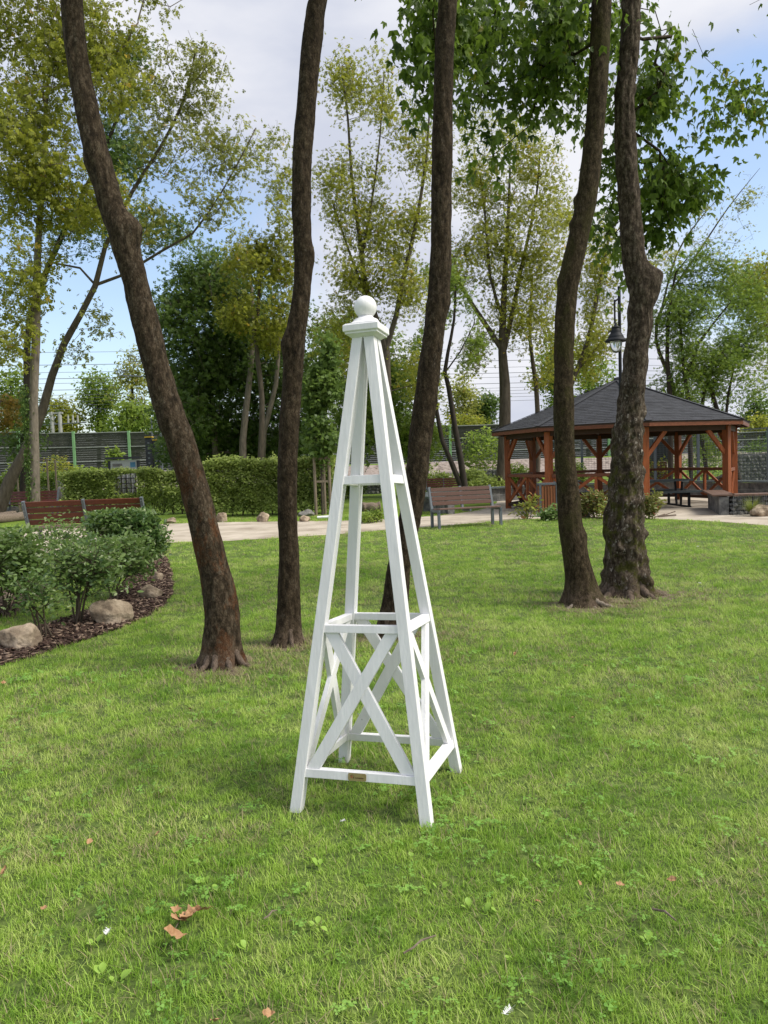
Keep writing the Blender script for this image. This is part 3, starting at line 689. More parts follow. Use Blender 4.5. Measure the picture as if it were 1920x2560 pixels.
def blob_px(px, py, rx, ry, y, ryd, n):
    v = Y(px, py, y); return ((v.x, v.y, v.z), (pxr(rx, y, v.z), ryd, pxr(ry, y, v.z)), n)

yA, yB, yC, yD, yE = G(551, 1663).y, G(717, 1612).y, G(980, 1592).y, G(1455, 1512).y, G(1566, 1486).y
sA = [(552, 1680, 96), (552, 1630, 92), (554, 1545, 89), (544, 1461, 81), (524, 1377, 76), (504, 1292, 74), (480, 1200, 71), (446, 1090, 74), (429, 1049, 74), (392, 922, 67), (361, 795, 70), (341, 711, 62), (317, 627, 67), (300, 570, 68), (281, 521, 64), (247, 405, 66), (221, 289, 61), (197, 174, 55), (183, 58, 56), (180, 0, 56), (178, -300, 52), (200, -700, 46), (230, -1200, 34)]
sB = [(717, 1622, 66), (720, 1580, 60), (723, 1500, 57), (722, 1400, 52), (719, 1293, 49), (719, 1202, 51), (722, 1082, 51), (730, 961, 51), (737, 860, 54), (745, 800, 50), (755, 720, 46), (757, 640, 46), (753, 521, 50), (756, 405, 51), (766, 260, 50), (779, 116, 52), (795, 0, 48), (840, -250, 44), (900, -600, 38), (930, -1100, 28)]
sC = [(978, 1600, 78), (982, 1560, 70), (988, 1500, 64), (997, 1420, 60), (1011, 1350, 58), (1025, 1293, 58), (1040, 1202, 57), (1049, 1112, 59), (1061, 1021, 60), (1072, 931, 57), (1083, 841, 54), (1090, 780, 54), (1100, 694, 54), (1102, 579, 52), (1105, 405, 52), (1108, 231, 50), (1112, 116, 50), (1120, 0, 51), (1140, -300, 46), (1160, -700, 38), (1170, -1200, 28)]
sD = [(1458, 1520, 88), (1455, 1491, 80), (1449, 1443, 70), (1438, 1387, 65), (1426, 1312, 61), (1420, 1222, 56), (1414, 1157, 52), (1410, 1070, 52), (1409, 940, 50), (1411, 842, 52), (1418, 734, 52), (1426, 680, 53), (1449, 579, 52), (1467, 492, 52), (1478, 405, 52), (1489, 289, 49), (1497, 174, 48), (1504, 0, 51), (1515, -300, 46), (1530, -700, 36), (1540, -1100, 26)]
sE = [(1568, 1496, 120), (1566, 1461, 100), (1565, 1400, 96), (1562, 1331, 92), (1564, 1275, 86), (1566, 1200, 80), (1569, 1103, 74), (1579, 1000, 63), (1588, 900, 60), (1597, 842, 60), (1601, 788, 59), (1604, 734, 62), (1597, 693, 62), (1585, 653, 57), (1580, 600, 57), (1574, 521, 54), (1566, 405, 53), (1562, 300, 50), (1562, 231, 50), (1572, 145, 46), (1578, 0, 49), (1590, -300, 44), (1600, -700, 36), (1590, -1100, 26)]
def detail_trunk(st, amp, seed, knobs=(), flare=0.3, lump=0.0, nrad=56, roots=5):
    def f(mb):
        path = [pr for pr in interp_path(st, 0.028) if pr[0].z < 6.5]
        bark_tube(mb, path, nrad, amp, seed, knobs, flare, lump, roots)
        top = [p for p in st if p[2] >= 6.0]
        if len(top) > 1: mb.tube([p[:3] for p in top], [p[3] for p in top], 16, cap=True)
    return f
def over_crown(st, r, n):
    n = n // 4               # upper crown above the frame
    p = Vector(st[-1][:3]); return ((p.x, p.y, p.z - 0.3), (r, r, 1.5), n)
kA = [(Y(345, 570, yA), Vector((0.9, -0.4, 0.2)), 0.10, 0.075), (Y(232, 405, yA), Vector((-1, -0.2, 0)), 0.06, 0.03)]
kB = [(Y(722, 860, yB), Vector((-1, -0.2, 0)), 0.09, 0.03), (Y(782, 640, yB), Vector((1, 0, 0)), 0.10, 0.02)]
kC = [(Y(1120, 760, yC), Vector((1, 0, 0)), 0.10, 0.025)]
kD = [(Y(1440, 500, yD), Vector((-1, 0, 0)), 0.05, 0.03), (Y(1425, 560, yD), Vector((-1, 0, 0)), 0.05, 0.025), (Y(1398, 700, yD), Vector((-1, 0, 0)), 0.04, 0.02), (Y(1460, 1340, yD), Vector((1, -0.3, 0)), 0.08, 0.03), (Y(1410, 1290, yD), Vector((-0.4, -1, 0)), 0.06, 0.03), (Y(1440, 1250, yD), Vector((0.2, -1, 0)), 0.07, 0.03)]
kE = [(Y(1638, 690, yE), Vector((1, -0.1, 0.1)), 0.12, 0.13), (Y(1640, 735, yE), Vector((1, 0, 0)), 0.14, 0.05), (Y(1604, 760, yE), Vector((0.3, -1, 0)), 0.06, 0.03)]
FG = 'tall bare trunked maples around the obelisk'
stA, stB, stC, stD, stE = [stem_px(s, y) for s, y in ((sA, yA), (sB, yB), (sC, yC), (sD, yD), (sE, yE))]
for s_, drop in ((stA, 2), (stB, 2), (stC, 2), (stD, 1), (stE, 1)):
    p = s_[0]; s_[0] = (p[0], p[1], -0.05, p[3])
tree('maple_tree', 'leaning maple with rusty patches on its bark, left of the obelisk beside the mulch bed', stA, [over_crown(stA, 2.2, 60)], 1400, 0.15, M['leaf_canopy'], M['bark_a'], 11, FG, T=T_MAPLE, detail=detail_trunk(stA, 0.009, 1.0, kA, 0.42), spread=0.3, category='tree')
tree('maple_tree', 'slender brown maple trunk rising just behind the left side of the obelisk', stB, [over_crown(stB, 2.0, 50)], 1200, 0.15, M['leaf_canopy'], M['bark_b'], 12, FG, T=T_MAPLE, detail=detail_trunk(stB, 0.008, 2.0, kB, 0.50, roots=3), spread=0.3)
bC = [over_crown(stC, 2.2, 60), blob_px(1085, 70, 55, 110, yC + 1.05, 0.6, 34), blob_px(1150, 60, 60, 120, yC + 1.15, 0.6, 34), blob_px(1090, 190, 30, 50, yC + 1.15, 0.3, 8), blob_px(1060, 240, 25, 40, yC + 1.25, 0.3, 6)]
tree('maple_tree', 'upright maple trunk behind the right side of the obelisk with leaves hanging beside it', stC, bC, 1300, 0.135, M['leaf_canopy'], M['bark_b'], 13, FG, T=T_DROOP, detail=detail_trunk(stC, 0.009, 3.0, kC, 0.45), gap=0.05, gscale=1.6, spread=0.17, droop=1.5, wob=0.2, seg=0.25, up_bias=0.0)
bD = [over_crown(stD, 2.2, 60), blob_px(1370, 80, 130, 100, yD + 0.55, 0.9, 90), blob_px(1240, 90, 100, 110, yD + 0.95, 0.8, 60), blob_px(1410, 215, 95, 65, yD + 0.65, 0.7, 46), blob_px(1190, 220, 50, 70, yD + 0.95, 0.4, 20), blob_px(1228, 370, 38, 80, yD + 0.95, 0.3, 16), blob_px(1330, 190, 60, 40, yD + 0.7, 0.4, 14)]
tree('maple_tree', 'curved maple with pale exposed roots and the widest hanging dark green canopy', stD, bD, 2300, 0.135, M['leaf_canopy'], M['bark_d'], 14, FG, T=T_DROOP, detail=detail_trunk(stD, 0.006, 4.0, kD, 0.55, roots=4), gap=0.08, gscale=1.6, spread=0.17, droop=1.5, wob=0.2, seg=0.25, up_bias=0.0)
bE = [over_crown(stE, 2.4, 60), blob_px(1635, 170, 40, 60, yE + 0.95, 0.7, 34), blob_px(1650, 270, 60, 50, yE + 1.05, 0.7, 36), blob_px(1650, 400, 45, 60, yE + 1.15, 0.7, 36), blob_px(1665, 500, 75, 65, yE + 1.25, 0.7, 54), blob_px(1620, 580, 55, 50, yE + 1.25, 0.5, 24), blob_px(1535, 380, 25, 190, yE + 1.25, 0.4, 40), blob_px(1510, 580, 30, 60, yE + 1.25, 0.4, 12), blob_px(1545, 690, 20, 25, yE + 1.25, 0.2, 5), blob_px(1540, 90, 40, 90, yE + 1.15, 0.5, 20), blob_px(1735, 470, 35, 40, yE + 1.25, 0.4, 12)]
tree('maple_tree', 'knobbly mossy maple trunk with a big burr, rightmost of the near trunks', stE, bE, 2500, 0.14, M['leaf_canopy'], M['bark_e'], 15, FG, T=T_DROOP, detail=detail_trunk(stE, 0.012, 5.0, kE, 0.45, lump=0.05, nrad=72, roots=6), gap=0.08, gscale=1.6, spread=0.16, droop=1.5, wob=0.2, seg=0.25, up_bias=0.0)
# tree standing beyond the right edge, its branches hang into the picture
stF = [(6.9, 9.2, -0.05, 0.17), (6.8, 9.2, 3, 0.14), (6.6, 9.3, 6, 0.11), (6.4, 9.3, 8, 0.07)]
bF = [blob_px(1830, 20, 100, 35, 9.0, 0.6, 40), blob_px(1880, 60, 45, 30, 9.0, 0.4, 14), blob_px(1870, 200, 50, 28, 9.2, 0.4, 16), blob_px(1880, 265, 40, 28, 9.2, 0.4, 12), blob_px(1800, 310, 40, 20, 9.2, 0.3, 7), ((6.6, 9.5, 7.5), (2, 2, 1.5), 60)]
tree('maple_tree', 'branches of a maple hanging in from beyond the right side against the sky', stF, bF, 1100, 0.12, M['leaf_canopy'], M['bark_b'], 16, FG, T=T_DROOP, spread=0.22, droop=1.5, wob=0.2, seg=0.25, up_bias=0.0)

# ================================================================== BACKGROUND TREES
BGG = 'trees around the park'
tree('park_tree', 'ivy clad straight trunk with a broad yellow green crown at the left side', stem_px([(88, 1262, 26), (87, 1150, 24), (84, 1000, 22), (90, 850, 22), (92, 700, 20), (98, 560, 16), (108, 400, 12), (120, 200, 7)], 27),
     [blob_px(90, 120, 190, 210, 26.5, 2.5, 190), blob_px(60, 360, 170, 190, 26, 2.5, 150), blob_px(260, 150, 150, 150, 26.5, 2.2, 90), blob_px(180, 480, 170, 90, 26.5, 2.2, 90), blob_px(40, 640, 90, 130, 26, 2, 50), blob_px(40, 850, 60, 100, 26, 1.5, 22), blob_px(270, -150, 260, 160, 27, 3, 80)], 21000, 0.26, M['leaf_light'], M['bark_pale'], 21, BGG, spread=0.33, droop=0.9, seg=0.8, rtip=0.010, gap=-0.12, gscale=0.5)
def multi_tree(name, label, stems, blobs, nleaf, lsize, leafm, barkm, seed, **kw):
    return tree(name, label, stems, blobs, nleaf, lsize, leafm, barkm, seed, BGG, **kw)
SP = stem_px
multi_tree('park_tree', 'forked tree leaning to the right, its airy branches spread over blue sky at left',
     [SP([(-8, 1290, 36), (25, 1200, 32), (62, 1130, 26), (104, 1035, 24), (130, 940, 20), (160, 860, 18), (205, 780, 16), (238, 715, 15), (262, 620, 12), (330, 480, 10), (400, 370, 8), (460, 250, 6), (490, 120, 4)], 29),
      SP([(240, 712, 9), (300, 690, 8), (400, 630, 7), (480, 585, 6), (560, 470, 4), (640, 320, 3)], 29), SP([(238, 712, 7), (200, 670, 6), (120, 655, 5)], 29)],
     [blob_px(470, 190, 110, 110, 29, 1.5, 70), blob_px(430, 350, 120, 120, 29, 1.5, 70), blob_px(560, 370, 100, 90, 29, 1.5, 40), blob_px(520, 500, 110, 70, 29, 1.5, 28), blob_px(370, 560, 80, 60, 29, 1.5, 22), blob_px(250, 800, 60, 60, 29, 1.0, 10), blob_px(190, 880, 50, 40, 29, 1, 8)],
     5600, 0.24, M['leaf_sparse'], M['bark_far'], 22, spread=0.30, droop=0.9, seg=0.8, rtip=0.010, shade_mu=0.45)
tree('park_tree', 'dark green leafed tree seen high between the leaning trunk and the pale airy crown', SP([(60, 1230, 22), (68, 1000, 20), (75, 800, 16), (150, 600, 14), (250, 400, 11), (310, 250, 7)], 33),
     [blob_px(300, 330, 75, 160, 33, 1.8, 60), blob_px(330, 170, 60, 90, 33, 1.5, 34), blob_px(400, 560, 90, 60, 33, 1.5, 30), blob_px(230, 560, 100, 80, 33, 2, 36), blob_px(60, 1060, 70, 90, 33, 1.5, 26)], 7000, 0.26, M['leaf_dark'], M['bark_dark'], 23, BGG, spread=0.35, droop=0.7, seg=0.8, rtip=0.010)
multi_tree('park_tree', 'big dense dark green tree behind the hedge left of the obelisk',
     [SP([(607, 1180, 20), (607, 1100, 18), (620, 980, 16), (632, 860, 12), (630, 720, 8)], 36), SP([(655, 1180, 16), (660, 1080, 14), (690, 960, 12), (700, 800, 8)], 36), SP([(540, 1180, 16), (530, 1000, 14), (500, 850, 10)], 38)],
     [blob_px(480, 850, 95, 190, 38, 2.6, 170), blob_px(560, 960, 120, 150, 39, 2.5, 150), blob_px(620, 820, 110, 190, 38, 2.6, 140), blob_px(520, 700, 100, 90, 38, 2, 70), blob_px(690, 940, 90, 160, 39, 2.4, 90), blob_px(460, 1030, 60, 110, 36, 1.8, 60), blob_px(760, 900, 70, 170, 39, 2, 60), blob_px(560, 1110, 130, 60, 40, 2, 90), blob_px(460, 1110, 70, 60, 40, 2, 50), blob_px(690, 1090, 110, 70, 40, 2, 80)],
     36000, 0.32, M['leaf_dark'], M['bark_pale'], 24, spread=0.42, droop=0.7, seg=1.0, rtip=0.012, gap=-0.2)
tree('park_tree', 'yellow green tree rising over the dark one, left of the second trunk', SP([(650, 1180, 16), (655, 1000, 14), (640, 850, 12), (650, 700, 8), (640, 600, 5)], 34),
     [blob_px(630, 650, 80, 90, 34, 1.8, 80), blob_px(680, 780, 70, 110, 34, 1.5, 60), blob_px(590, 760, 60, 70, 34, 1.5, 36), blob_px(720, 600, 50, 120, 34, 1.5, 40), blob_px(700, 420, 50, 120, 34, 1.2, 26)], 9000, 0.25, M['leaf_light'], M['bark_far'], 25, BGG, spread=0.33, droop=0.8, seg=0.8, rtip=0.010)
multi_tree('park_tree', 'tall sparse forked tree with fine yellow green leaves directly behind the ball finial',
     [SP([(972, 1230, 22), (972, 1100, 22), (968, 980, 22), (965, 880, 21), (945, 810, 15), (915, 720, 13), (900, 600, 11), (880, 450, 8), (870, 300, 6), (855, 180, 4)], 27),
      SP([(966, 870, 15), (990, 790, 13), (1010, 690, 12), (1040, 560, 10), (1065, 400, 7), (1075, 250, 4)], 27), SP([(905, 640, 8), (930, 500, 6), (950, 340, 4), (960, 180, 3)], 27), SP([(940, 800, 7), (880, 650, 6), (830, 500, 4)], 27)],
     [blob_px(860, 250, 60, 130, 27, 1.3, 44), blob_px(950, 260, 80, 150, 27, 1.3, 50), blob_px(860, 480, 80, 120, 27, 1.5, 80), blob_px(970, 520, 90, 130, 27, 1.5, 90), blob_px(1040, 420, 60, 170, 27, 1.3, 60), blob_px(900, 680, 100, 110, 27, 1.5, 90), blob_px(1000, 750, 80, 110, 27, 1.5, 70), blob_px(840, 830, 70, 110, 27.5, 1.5, 50), blob_px(1060, 900, 50, 120, 28, 1.5, 40)],
     21000, 0.17, M['leaf_light'], M['bark_far'], 26, spread=0.30, droop=0.7, seg=0.7, rtip=0.007, shade_mu=0.6)
tree('park_tree', 'mid green bushy tree low behind the obelisk legs', SP([(900, 1200, 18), (905, 1050, 14), (890, 900, 9)], 35),
     [blob_px(900, 1000, 90, 130, 35, 2, 110), blob_px(1000, 1010, 80, 120, 36, 2, 90), blob_px(860, 860, 80, 90, 36, 2, 60), blob_px(1060, 1080, 60, 80, 36, 1.8, 46), blob_px(960, 900, 90, 100, 37, 2, 60)], 15000, 0.26, M['leaf_mid'], M['bark_dark'], 27, BGG, spread=0.4, droop=0.7, seg=1.0, rtip=0.010, gap=-0.2)
multi_tree('park_tree', 'dark slim leaning tree with two thin stems behind the middle bench',
     [SP([(1165, 1236, 18), (1150, 1140, 16), (1136, 1060, 14), (1122, 970, 13), (1112, 930, 11), (1120, 880, 9), (1135, 800, 7), (1140, 700, 4)], 31),
      SP([(1160, 1236, 15), (1130, 1160, 14), (1105, 1100, 12), (1092, 1030, 11), (1085, 900, 7), (1080, 760, 4)], 31), SP([(1114, 930, 5), (1150, 880, 4), (1185, 810, 3)], 31)],
     [blob_px(1110, 740, 80, 130, 31, 1.4, 36), blob_px(1170, 850, 60, 70, 31, 1, 14), blob_px(1070, 860, 60, 140, 31, 1.2, 26)], 2800, 0.2, M['leaf_mid'], M['bark_dark'], 28, spread=0.25, droop=0.8, seg=0.6, rtip=0.008)
multi_tree('park_tree', 'yellow green tree with several upright limbs beside the left eave of the gazebo',
     [SP([(1250, 1232, 30), (1258, 1150, 30), (1262, 1060, 31), (1262, 960, 28), (1256, 880, 22), (1258, 780, 17), (1262, 700, 14), (1270, 560, 9), (1275, 420, 5)], 33),
      SP([(1258, 880, 14), (1220, 820, 13), (1180, 760, 11), (1145, 700, 9), (1135, 640, 6)], 33), SP([(1262, 870, 14), (1285, 760, 12), (1310, 640, 9), (1340, 500, 6), (1350, 380, 4)], 33),
      SP([(1258, 800, 9), (1225, 690, 8), (1215, 560, 6), (1200, 430, 4)], 33), SP([(1345, 1200, 13), (1345, 1080, 13), (1340, 960, 12), (1325, 850, 9), (1330, 700, 6)], 34)],
     [blob_px(1270, 380, 80, 110, 33, 1.6, 50), blob_px(1200, 470, 90, 120, 33, 1.8, 80), blob_px(1340, 460, 80, 140, 33, 1.8, 80), blob_px(1260, 610, 120, 110, 33, 2, 120), blob_px(1170, 660, 70, 100, 33, 1.8, 60), blob_px(1350, 680, 90, 130, 33, 1.8, 90), blob_px(1290, 800, 110, 90, 33, 1.8, 80), blob_px(1370, 880, 70, 90, 33.5, 1.8, 44), blob_px(1210, 880, 60, 50, 33, 1, 24), blob_px(1180, 310, 60, 110, 33, 1.3, 16)],
     24000, 0.19, M['leaf_light'], M['bark_far'], 29, spread=0.32, droop=0.6, seg=0.8, rtip=0.008, shade_mu=0.62)
multi_tree('park_tree', 'yellowish tree filling the gap between the curved trunk and the knobbly one',
     [SP([(1395, 1200, 14), (1398, 1050, 13), (1470, 850, 12), (1500, 700, 9), (1530, 560, 6)], 35), SP([(1440, 930, 6), (1500, 860, 5), (1530, 820, 4)], 35)],
     [blob_px(1500, 650, 60, 120, 35, 1.8, 60), blob_px(1490, 800, 60, 110, 35, 1.8, 60), blob_px(1400, 560, 40, 120, 35, 1.4, 30), blob_px(1660, 640, 60, 60, 35, 1.2, 10), blob_px(1460, 900, 50, 60, 36, 1.2, 26)], 8000, 0.2, M['leaf_light'], M['bark_far'], 30, spread=0.32, droop=0.7, seg=0.8, rtip=0.008, shade_mu=0.6)
multi_tree('park_tree', 'wispy nearly bare tree reaching into the blue sky above the gazebo at right',
     [SP([(1700, 1210, 14), (1690, 1000, 12), (1640, 850, 9), (1660, 760, 8), (1740, 640, 5), (1820, 520, 3), (1900, 420, 0.8)], 37), SP([(1650, 790, 6), (1690, 640, 5), (1740, 560, 3), (1810, 480, 1)], 37)],
     [blob_px(1760, 520, 70, 90, 37, 1.2, 40), blob_px(1850, 480, 60, 60, 37, 1.2, 26), blob_px(1800, 600, 90, 60, 37, 1.4, 34), blob_px(1690, 440, 50, 60, 37, 1, 14)], 1500, 0.19, M['leaf_sparse'], M['bark_far'], 31, spread=0.2, droop=0.5, seg=0.6, rtip=0.008)
multi_tree('park_tree', 'dark green tree with several thin stems right of the knobbly trunk',
     [SP([(1676, 1205, 14), (1676, 1000, 13), (1668, 900, 11), (1672, 780, 8), (1690, 680, 5)], 36), SP([(1728, 1205, 13), (1722, 1010, 12), (1710, 930, 9), (1700, 800, 6)], 36), SP([(1716, 935, 8), (1745, 860, 7), (1790, 800, 5), (1815, 770, 4)], 36)],
     [blob_px(1700, 780, 80, 120, 36, 2, 110), blob_px(1760, 700, 90, 90, 36, 2, 90), blob_px(1680, 960, 60, 90, 37, 2, 60), blob_px(1780, 870, 80, 90, 37, 2, 70)], 10500, 0.21, M['leaf_mid'], M['bark_dark'], 32, spread=0.33, droop=0.5, seg=0.8, rtip=0.009, shade_mu=0.3)
multi_tree('park_tree', 'green tree with bent stems seen through the mesh fence above the gazebo right corner',
     [SP([(1850, 1215, 15), (1830, 1130, 14), (1800, 1050, 12), (1780, 980, 10), (1760, 920, 7)], 38), SP([(1770, 1205, 11), (1750, 1040, 10), (1765, 960, 8), (1785, 880, 5)], 38), SP([(1830, 1130, 9), (1815, 1040, 8), (1830, 940, 6), (1850, 850, 4)], 38)],
     [blob_px(1850, 900, 70, 110, 38, 2, 90), blob_px(1780, 960, 70, 90, 38, 2, 70), blob_px(1860, 760, 70, 100, 38, 2, 70), blob_px(1770, 1100, 60, 60, 38.5, 1.5, 40)], 9000, 0.21, M['leaf_mid'], M['bark_dark'], 33, spread=0.33, droop=0.5, seg=0.8, rtip=0.009, shade_mu=0.45)
tree('park_tree', 'pale yellow green crown at the right side above the mesh fence', SP([(1960, 1205, 16), (1950, 1000, 14), (1930, 800, 8)], 40),
     [blob_px(1870, 690, 80, 70, 40, 2, 70), blob_px(1920, 760, 70, 110, 40, 2, 80), blob_px(1940, 900, 50, 80, 40, 2, 34)], 8000, 0.22, M['leaf_light'], M['bark_far'], 34, BGG, spread=0.35, droop=0.6, seg=0.9, rtip=0.009, shade_mu=0.6)
tree('park_tree', 'small orange tinted tree at the far left below the yellow green crown', SP([(-30, 1230, 12), (-20, 1100, 10), (0, 1000, 6)], 31),
     [blob_px(15, 1030, 36, 60, 31, 0.9, 30)], 700, 0.2, M['leaf_orange'], M['bark_far'], 35, BGG, spread=0.25, droop=0.7, seg=0.6)
FARG = 'trees beyond the noise barrier'
far_trees = [
    ('round yellow green tree over the noise barrier at the far left', 150, 1050, 60, 60, 92, 'leaf_light', 70, 3200, 0.5),
    ('grey green poplar like tree behind the barrier left of the leaning trunk', 245, 1000, 50, 95, 95, 'leaf_mid', 80, 3600, 0.5),
    ('pale thin crowned tree behind the barrier just left of the leaning trunk', 330, 960, 60, 100, 90, 'leaf_sparse', 60, 1800, 0.45),
    ('low mid green tree over the barrier end beside the leaning trunk', 340, 1050, 70, 50, 86, 'leaf_mid', 60, 3000, 0.5),
    ('drooping willow like tree in the gap right of the third trunk', 1160, 1010, 40, 90, 95, 'leaf_sparse', 70, 3000, 0.45),
    ('dark round tree in the gap left of the gazebo roof', 1205, 1035, 45, 60, 98, 'leaf_dark', 70, 3200, 0.5),
    ('bright shrubby tree over the barrier left of the gazebo roof', 1170, 1070, 60, 35, 88, 'leaf_light', 50, 2600, 0.45),
    ('soft green tree above the gazebo roof left slope', 1390, 940, 60, 110, 92, 'leaf_mid', 80, 3400, 0.5),
    ('hazy green tree above the gazebo roof ridge', 1470, 960, 60, 100, 96, 'leaf_mid', 70, 3000, 0.5),
    ('green tree over the barrier right of the knobbly trunk', 1690, 1030, 80, 70, 92, 'leaf_mid', 70, 3200, 0.5),
    ('small conifer like tree at the right side above the fence', 1895, 1030, 30, 50, 80, 'leaf_dark', 50, 2000, 0.4),
    ('yellowish tree at the right side behind the mesh fence', 1900, 1080, 50, 40, 76, 'leaf_light', 50, 2200, 0.4),
    ('dense green tree behind the barrier in the gap between the first two trunks', 480, 1060, 90, 70, 88, 'leaf_dark', 70, 3600, 0.5),
    ('green tree behind the barrier seen between the obelisk and the third trunk', 900, 1060, 140, 70, 90, 'leaf_dark', 90, 4200, 0.5),
    ('leafy tree behind the barrier at the far left beside the ivy trunk', 30, 1010, 60, 110, 88, 'leaf_mid', 60, 3000, 0.5)]
for i, (lab, px, py, rx, ry, y, lm, nt_, nl, ls) in enumerate(far_trees):
    b = Y(px, 1150, y); top = Y(px, py - ry * 0.3, y)
    tree('background_tree', lab, [(b.x, y, 1.0, 0.3), (b.x + 0.3, y, (1.0 + top.z) / 2, 0.22), (top.x, y, top.z, 0.1)], [blob_px(px, py, rx, ry, y, 3.0, nt_)], nl, ls, M[lm], M['bark_dark'], 50 + i, FARG, T=T_RH, spread=0.6, droop=0.4, seg=1.6, rtip=0.02, gap=-0.3)

# ================================================================== NOISE BARRIER, WIRES, POLES
nb = thing('noise_barrier', 'long dark grey noise barrier with bright green posts along the railway embankment', 'barrier', (0, 72, 0))
YB = 72.0
posts = [(-226, 1), (-88, 1), (50, 1), (188, 1), (326, 1), (464, 1), (602, 1), (740, 1), (870, 1), (1000, 1), (1126, 1), (1256, 1), (1388, 0), (1521, 1), (1653, 0), (1785, 0), (1917, 1), (2050, 0), (2180, 0)]
def btop(px): return np.interp(px, [-226, 188, 420, 1256, 1521, 1560, 1917, 2180], [1077, 1081, 1078, 1061, 1062, 1070, 1079, 1084])
bx = [Y(p, 1140, YB).x for p, _ in posts]
for i, (p, green) in enumerate(posts):
    zt = Y(p, btop(p), YB).z
    mb = MB().box((bx[i], YB - 0.12, (1.3 + zt + 0.08) / 2), (0.21 if green else 0.16, 0.3, zt + 0.08 - 1.3)); mb.build('post', M['barrier_green'] if green else M['steel'], nb)
for i in range(len(posts) - 1):
    zt = min(Y(posts[i][0], btop(posts[i][0]), YB).z, Y(posts[i + 1][0], btop(posts[i + 1][0]), YB).z); zb = 1.35
    x0, x1 = bx[i] + 0.1, bx[i + 1] - 0.1; h = (zt - zb) / 3
    for k in range(3):
        mb = MB(); nr = 6
        for r_ in range(nr):
            za = zb + k * h + 0.04 + (h - 0.08) * r_ / nr; zc = zb + k * h + 0.04 + (h - 0.08) * (r_ + 1) / nr
            mb.box(((x0 + x1) / 2, YB, (za + zc) / 2), (x1 - x0, 0.12 + (0.05 if r_ % 2 else 0), zc - za - 0.01))
        mb.build('panel', M['barrier'], nb)
        MB().box(((x0 + x1) / 2, YB - 0.05, zb + (k + 1) * h), (x1 - x0, 0.2, 0.075)).build('joint_strip', M['barrier_joint'], nb)
# overhead wires above the line beyond the barrier
ords = ['topmost', 'second', 'third', 'fourth', 'fifth', 'sixth', 'seventh', 'eighth', 'ninth', 'tenth', 'lowest']
hw = [870, 902, 921, 937, 949, 966, 979, 987, 996, 1005, 1016]
for k, py in enumerate(hw):
    z = Y(215, py, 87).z
    a, b = Vector((-60, 84, z + 0.1)), Vector((70, 108, z + 0.1))
    pts = []
    for i in range(25):
        t = i / 24; p = a.lerp(b, t); p.z -= 0.5 * (1 - (2 * ((t * 3) % 1) - 1) ** 2) * 0.5; pts.append(p)
    mb = MB().tube(pts, 0.030 if k in (1, 3, 5) else 0.020, 4)
    o = mb.build('overhead_wire', M['cable'], loc=(0, 96, z)); tag(o, f'{ords[k]} of the eleven overhead railway wires crossing the sky', 'wire', 'overhead railway wires')
for j, (px, py, lab) in enumerate(((329, 897, 'upper spoked tensioning wheel on the overhead wires beside the leaning trunk'), (300, 932, 'lower spoked tensioning wheel on the overhead wires left of the leaning trunk'))):
    c = Y(px, py, 83); t = thing('tension_wheel', lab, 'pulley wheel', c, 'overhead line tensioning wheels')
    ring = [c + Vector((0.34 * math.cos(a), 0, 0.34 * math.sin(a))) for a in np.linspace(0, 2 * math.pi, 17)]
    MB().tube(ring, 0.045, 5, cap=False).build('rim', M['cable'], t)
    for a in np.linspace(0, math.pi, 4)[:3]:
        d = Vector((0.32 * math.cos(a), 0, 0.32 * math.sin(a))); MB().bar(c - d, c + d, 0.03, 0.03).build('spoke', M['cable'], t)
    ring2 = [c + Vector((0.62 + 0.17 * math.cos(a), 0, 0.1 + 0.17 * math.sin(a))) for a in np.linspace(0, 2 * math.pi, 13)]
    MB().tube(ring2, 0.04, 5, cap=False).build('small_wheel', M['cable'], t)
    MB().bar(c + Vector((0.3, 0, -0.3)), c + Vector((2.8, 0.4, -0.42)), 0.12, 0.12).build('bracket', M['cable'], t)
cpx = Y(143, 1100, 84); t = thing('catenary_pole', 'pair of pale concrete railway poles with insulators above the barrier at left', 'pole', (cpx.x, 84, 1.6))
for dx in (-0.42, 0.42):
    zt = Y(143, 1030, 84).z; MB().tube([(cpx.x + dx, 84, 1.2), (cpx.x + dx, 84, zt)], [0.24, 0.2], 10).build('post', M['concrete'], t)
MB().box((cpx.x, 84, zt - 0.12), (1.5, 0.3, 0.16)).build('crossbar', M['concrete'], t)
MB().bar((cpx.x - 1.6, 84, zt - 1.3), (cpx.x + 3.2, 84, zt - 1.2), 0.12, 0.12).build('crossarm', M['cable'], t)
for dx in (1.3, 1.8, 2.3): MB().tube([(cpx.x + dx, 84, zt - 1.2), (cpx.x + dx, 84, zt - 0.4)], [0.12, 0.09], 8).build('insulator', M['concrete'], t)
for px, w_, top, lab in ((384, 4, 1045, 'thin grey metal pole behind the hedge, left of the leaning trunk'), (405, 5, 1080, 'grey steel end post of the barrier touching the leaning trunk')):
    b = Y(px, 1160, 60); z = Y(px, top, 60).z
    o = MB().tube([(b.x, 60, 0), (b.x, 60, z)], pxr(w_, 60) / 2, 8).build('metal_pole', M['steel'], loc=(b.x, 60, 0)); tag(o, lab, 'pole')
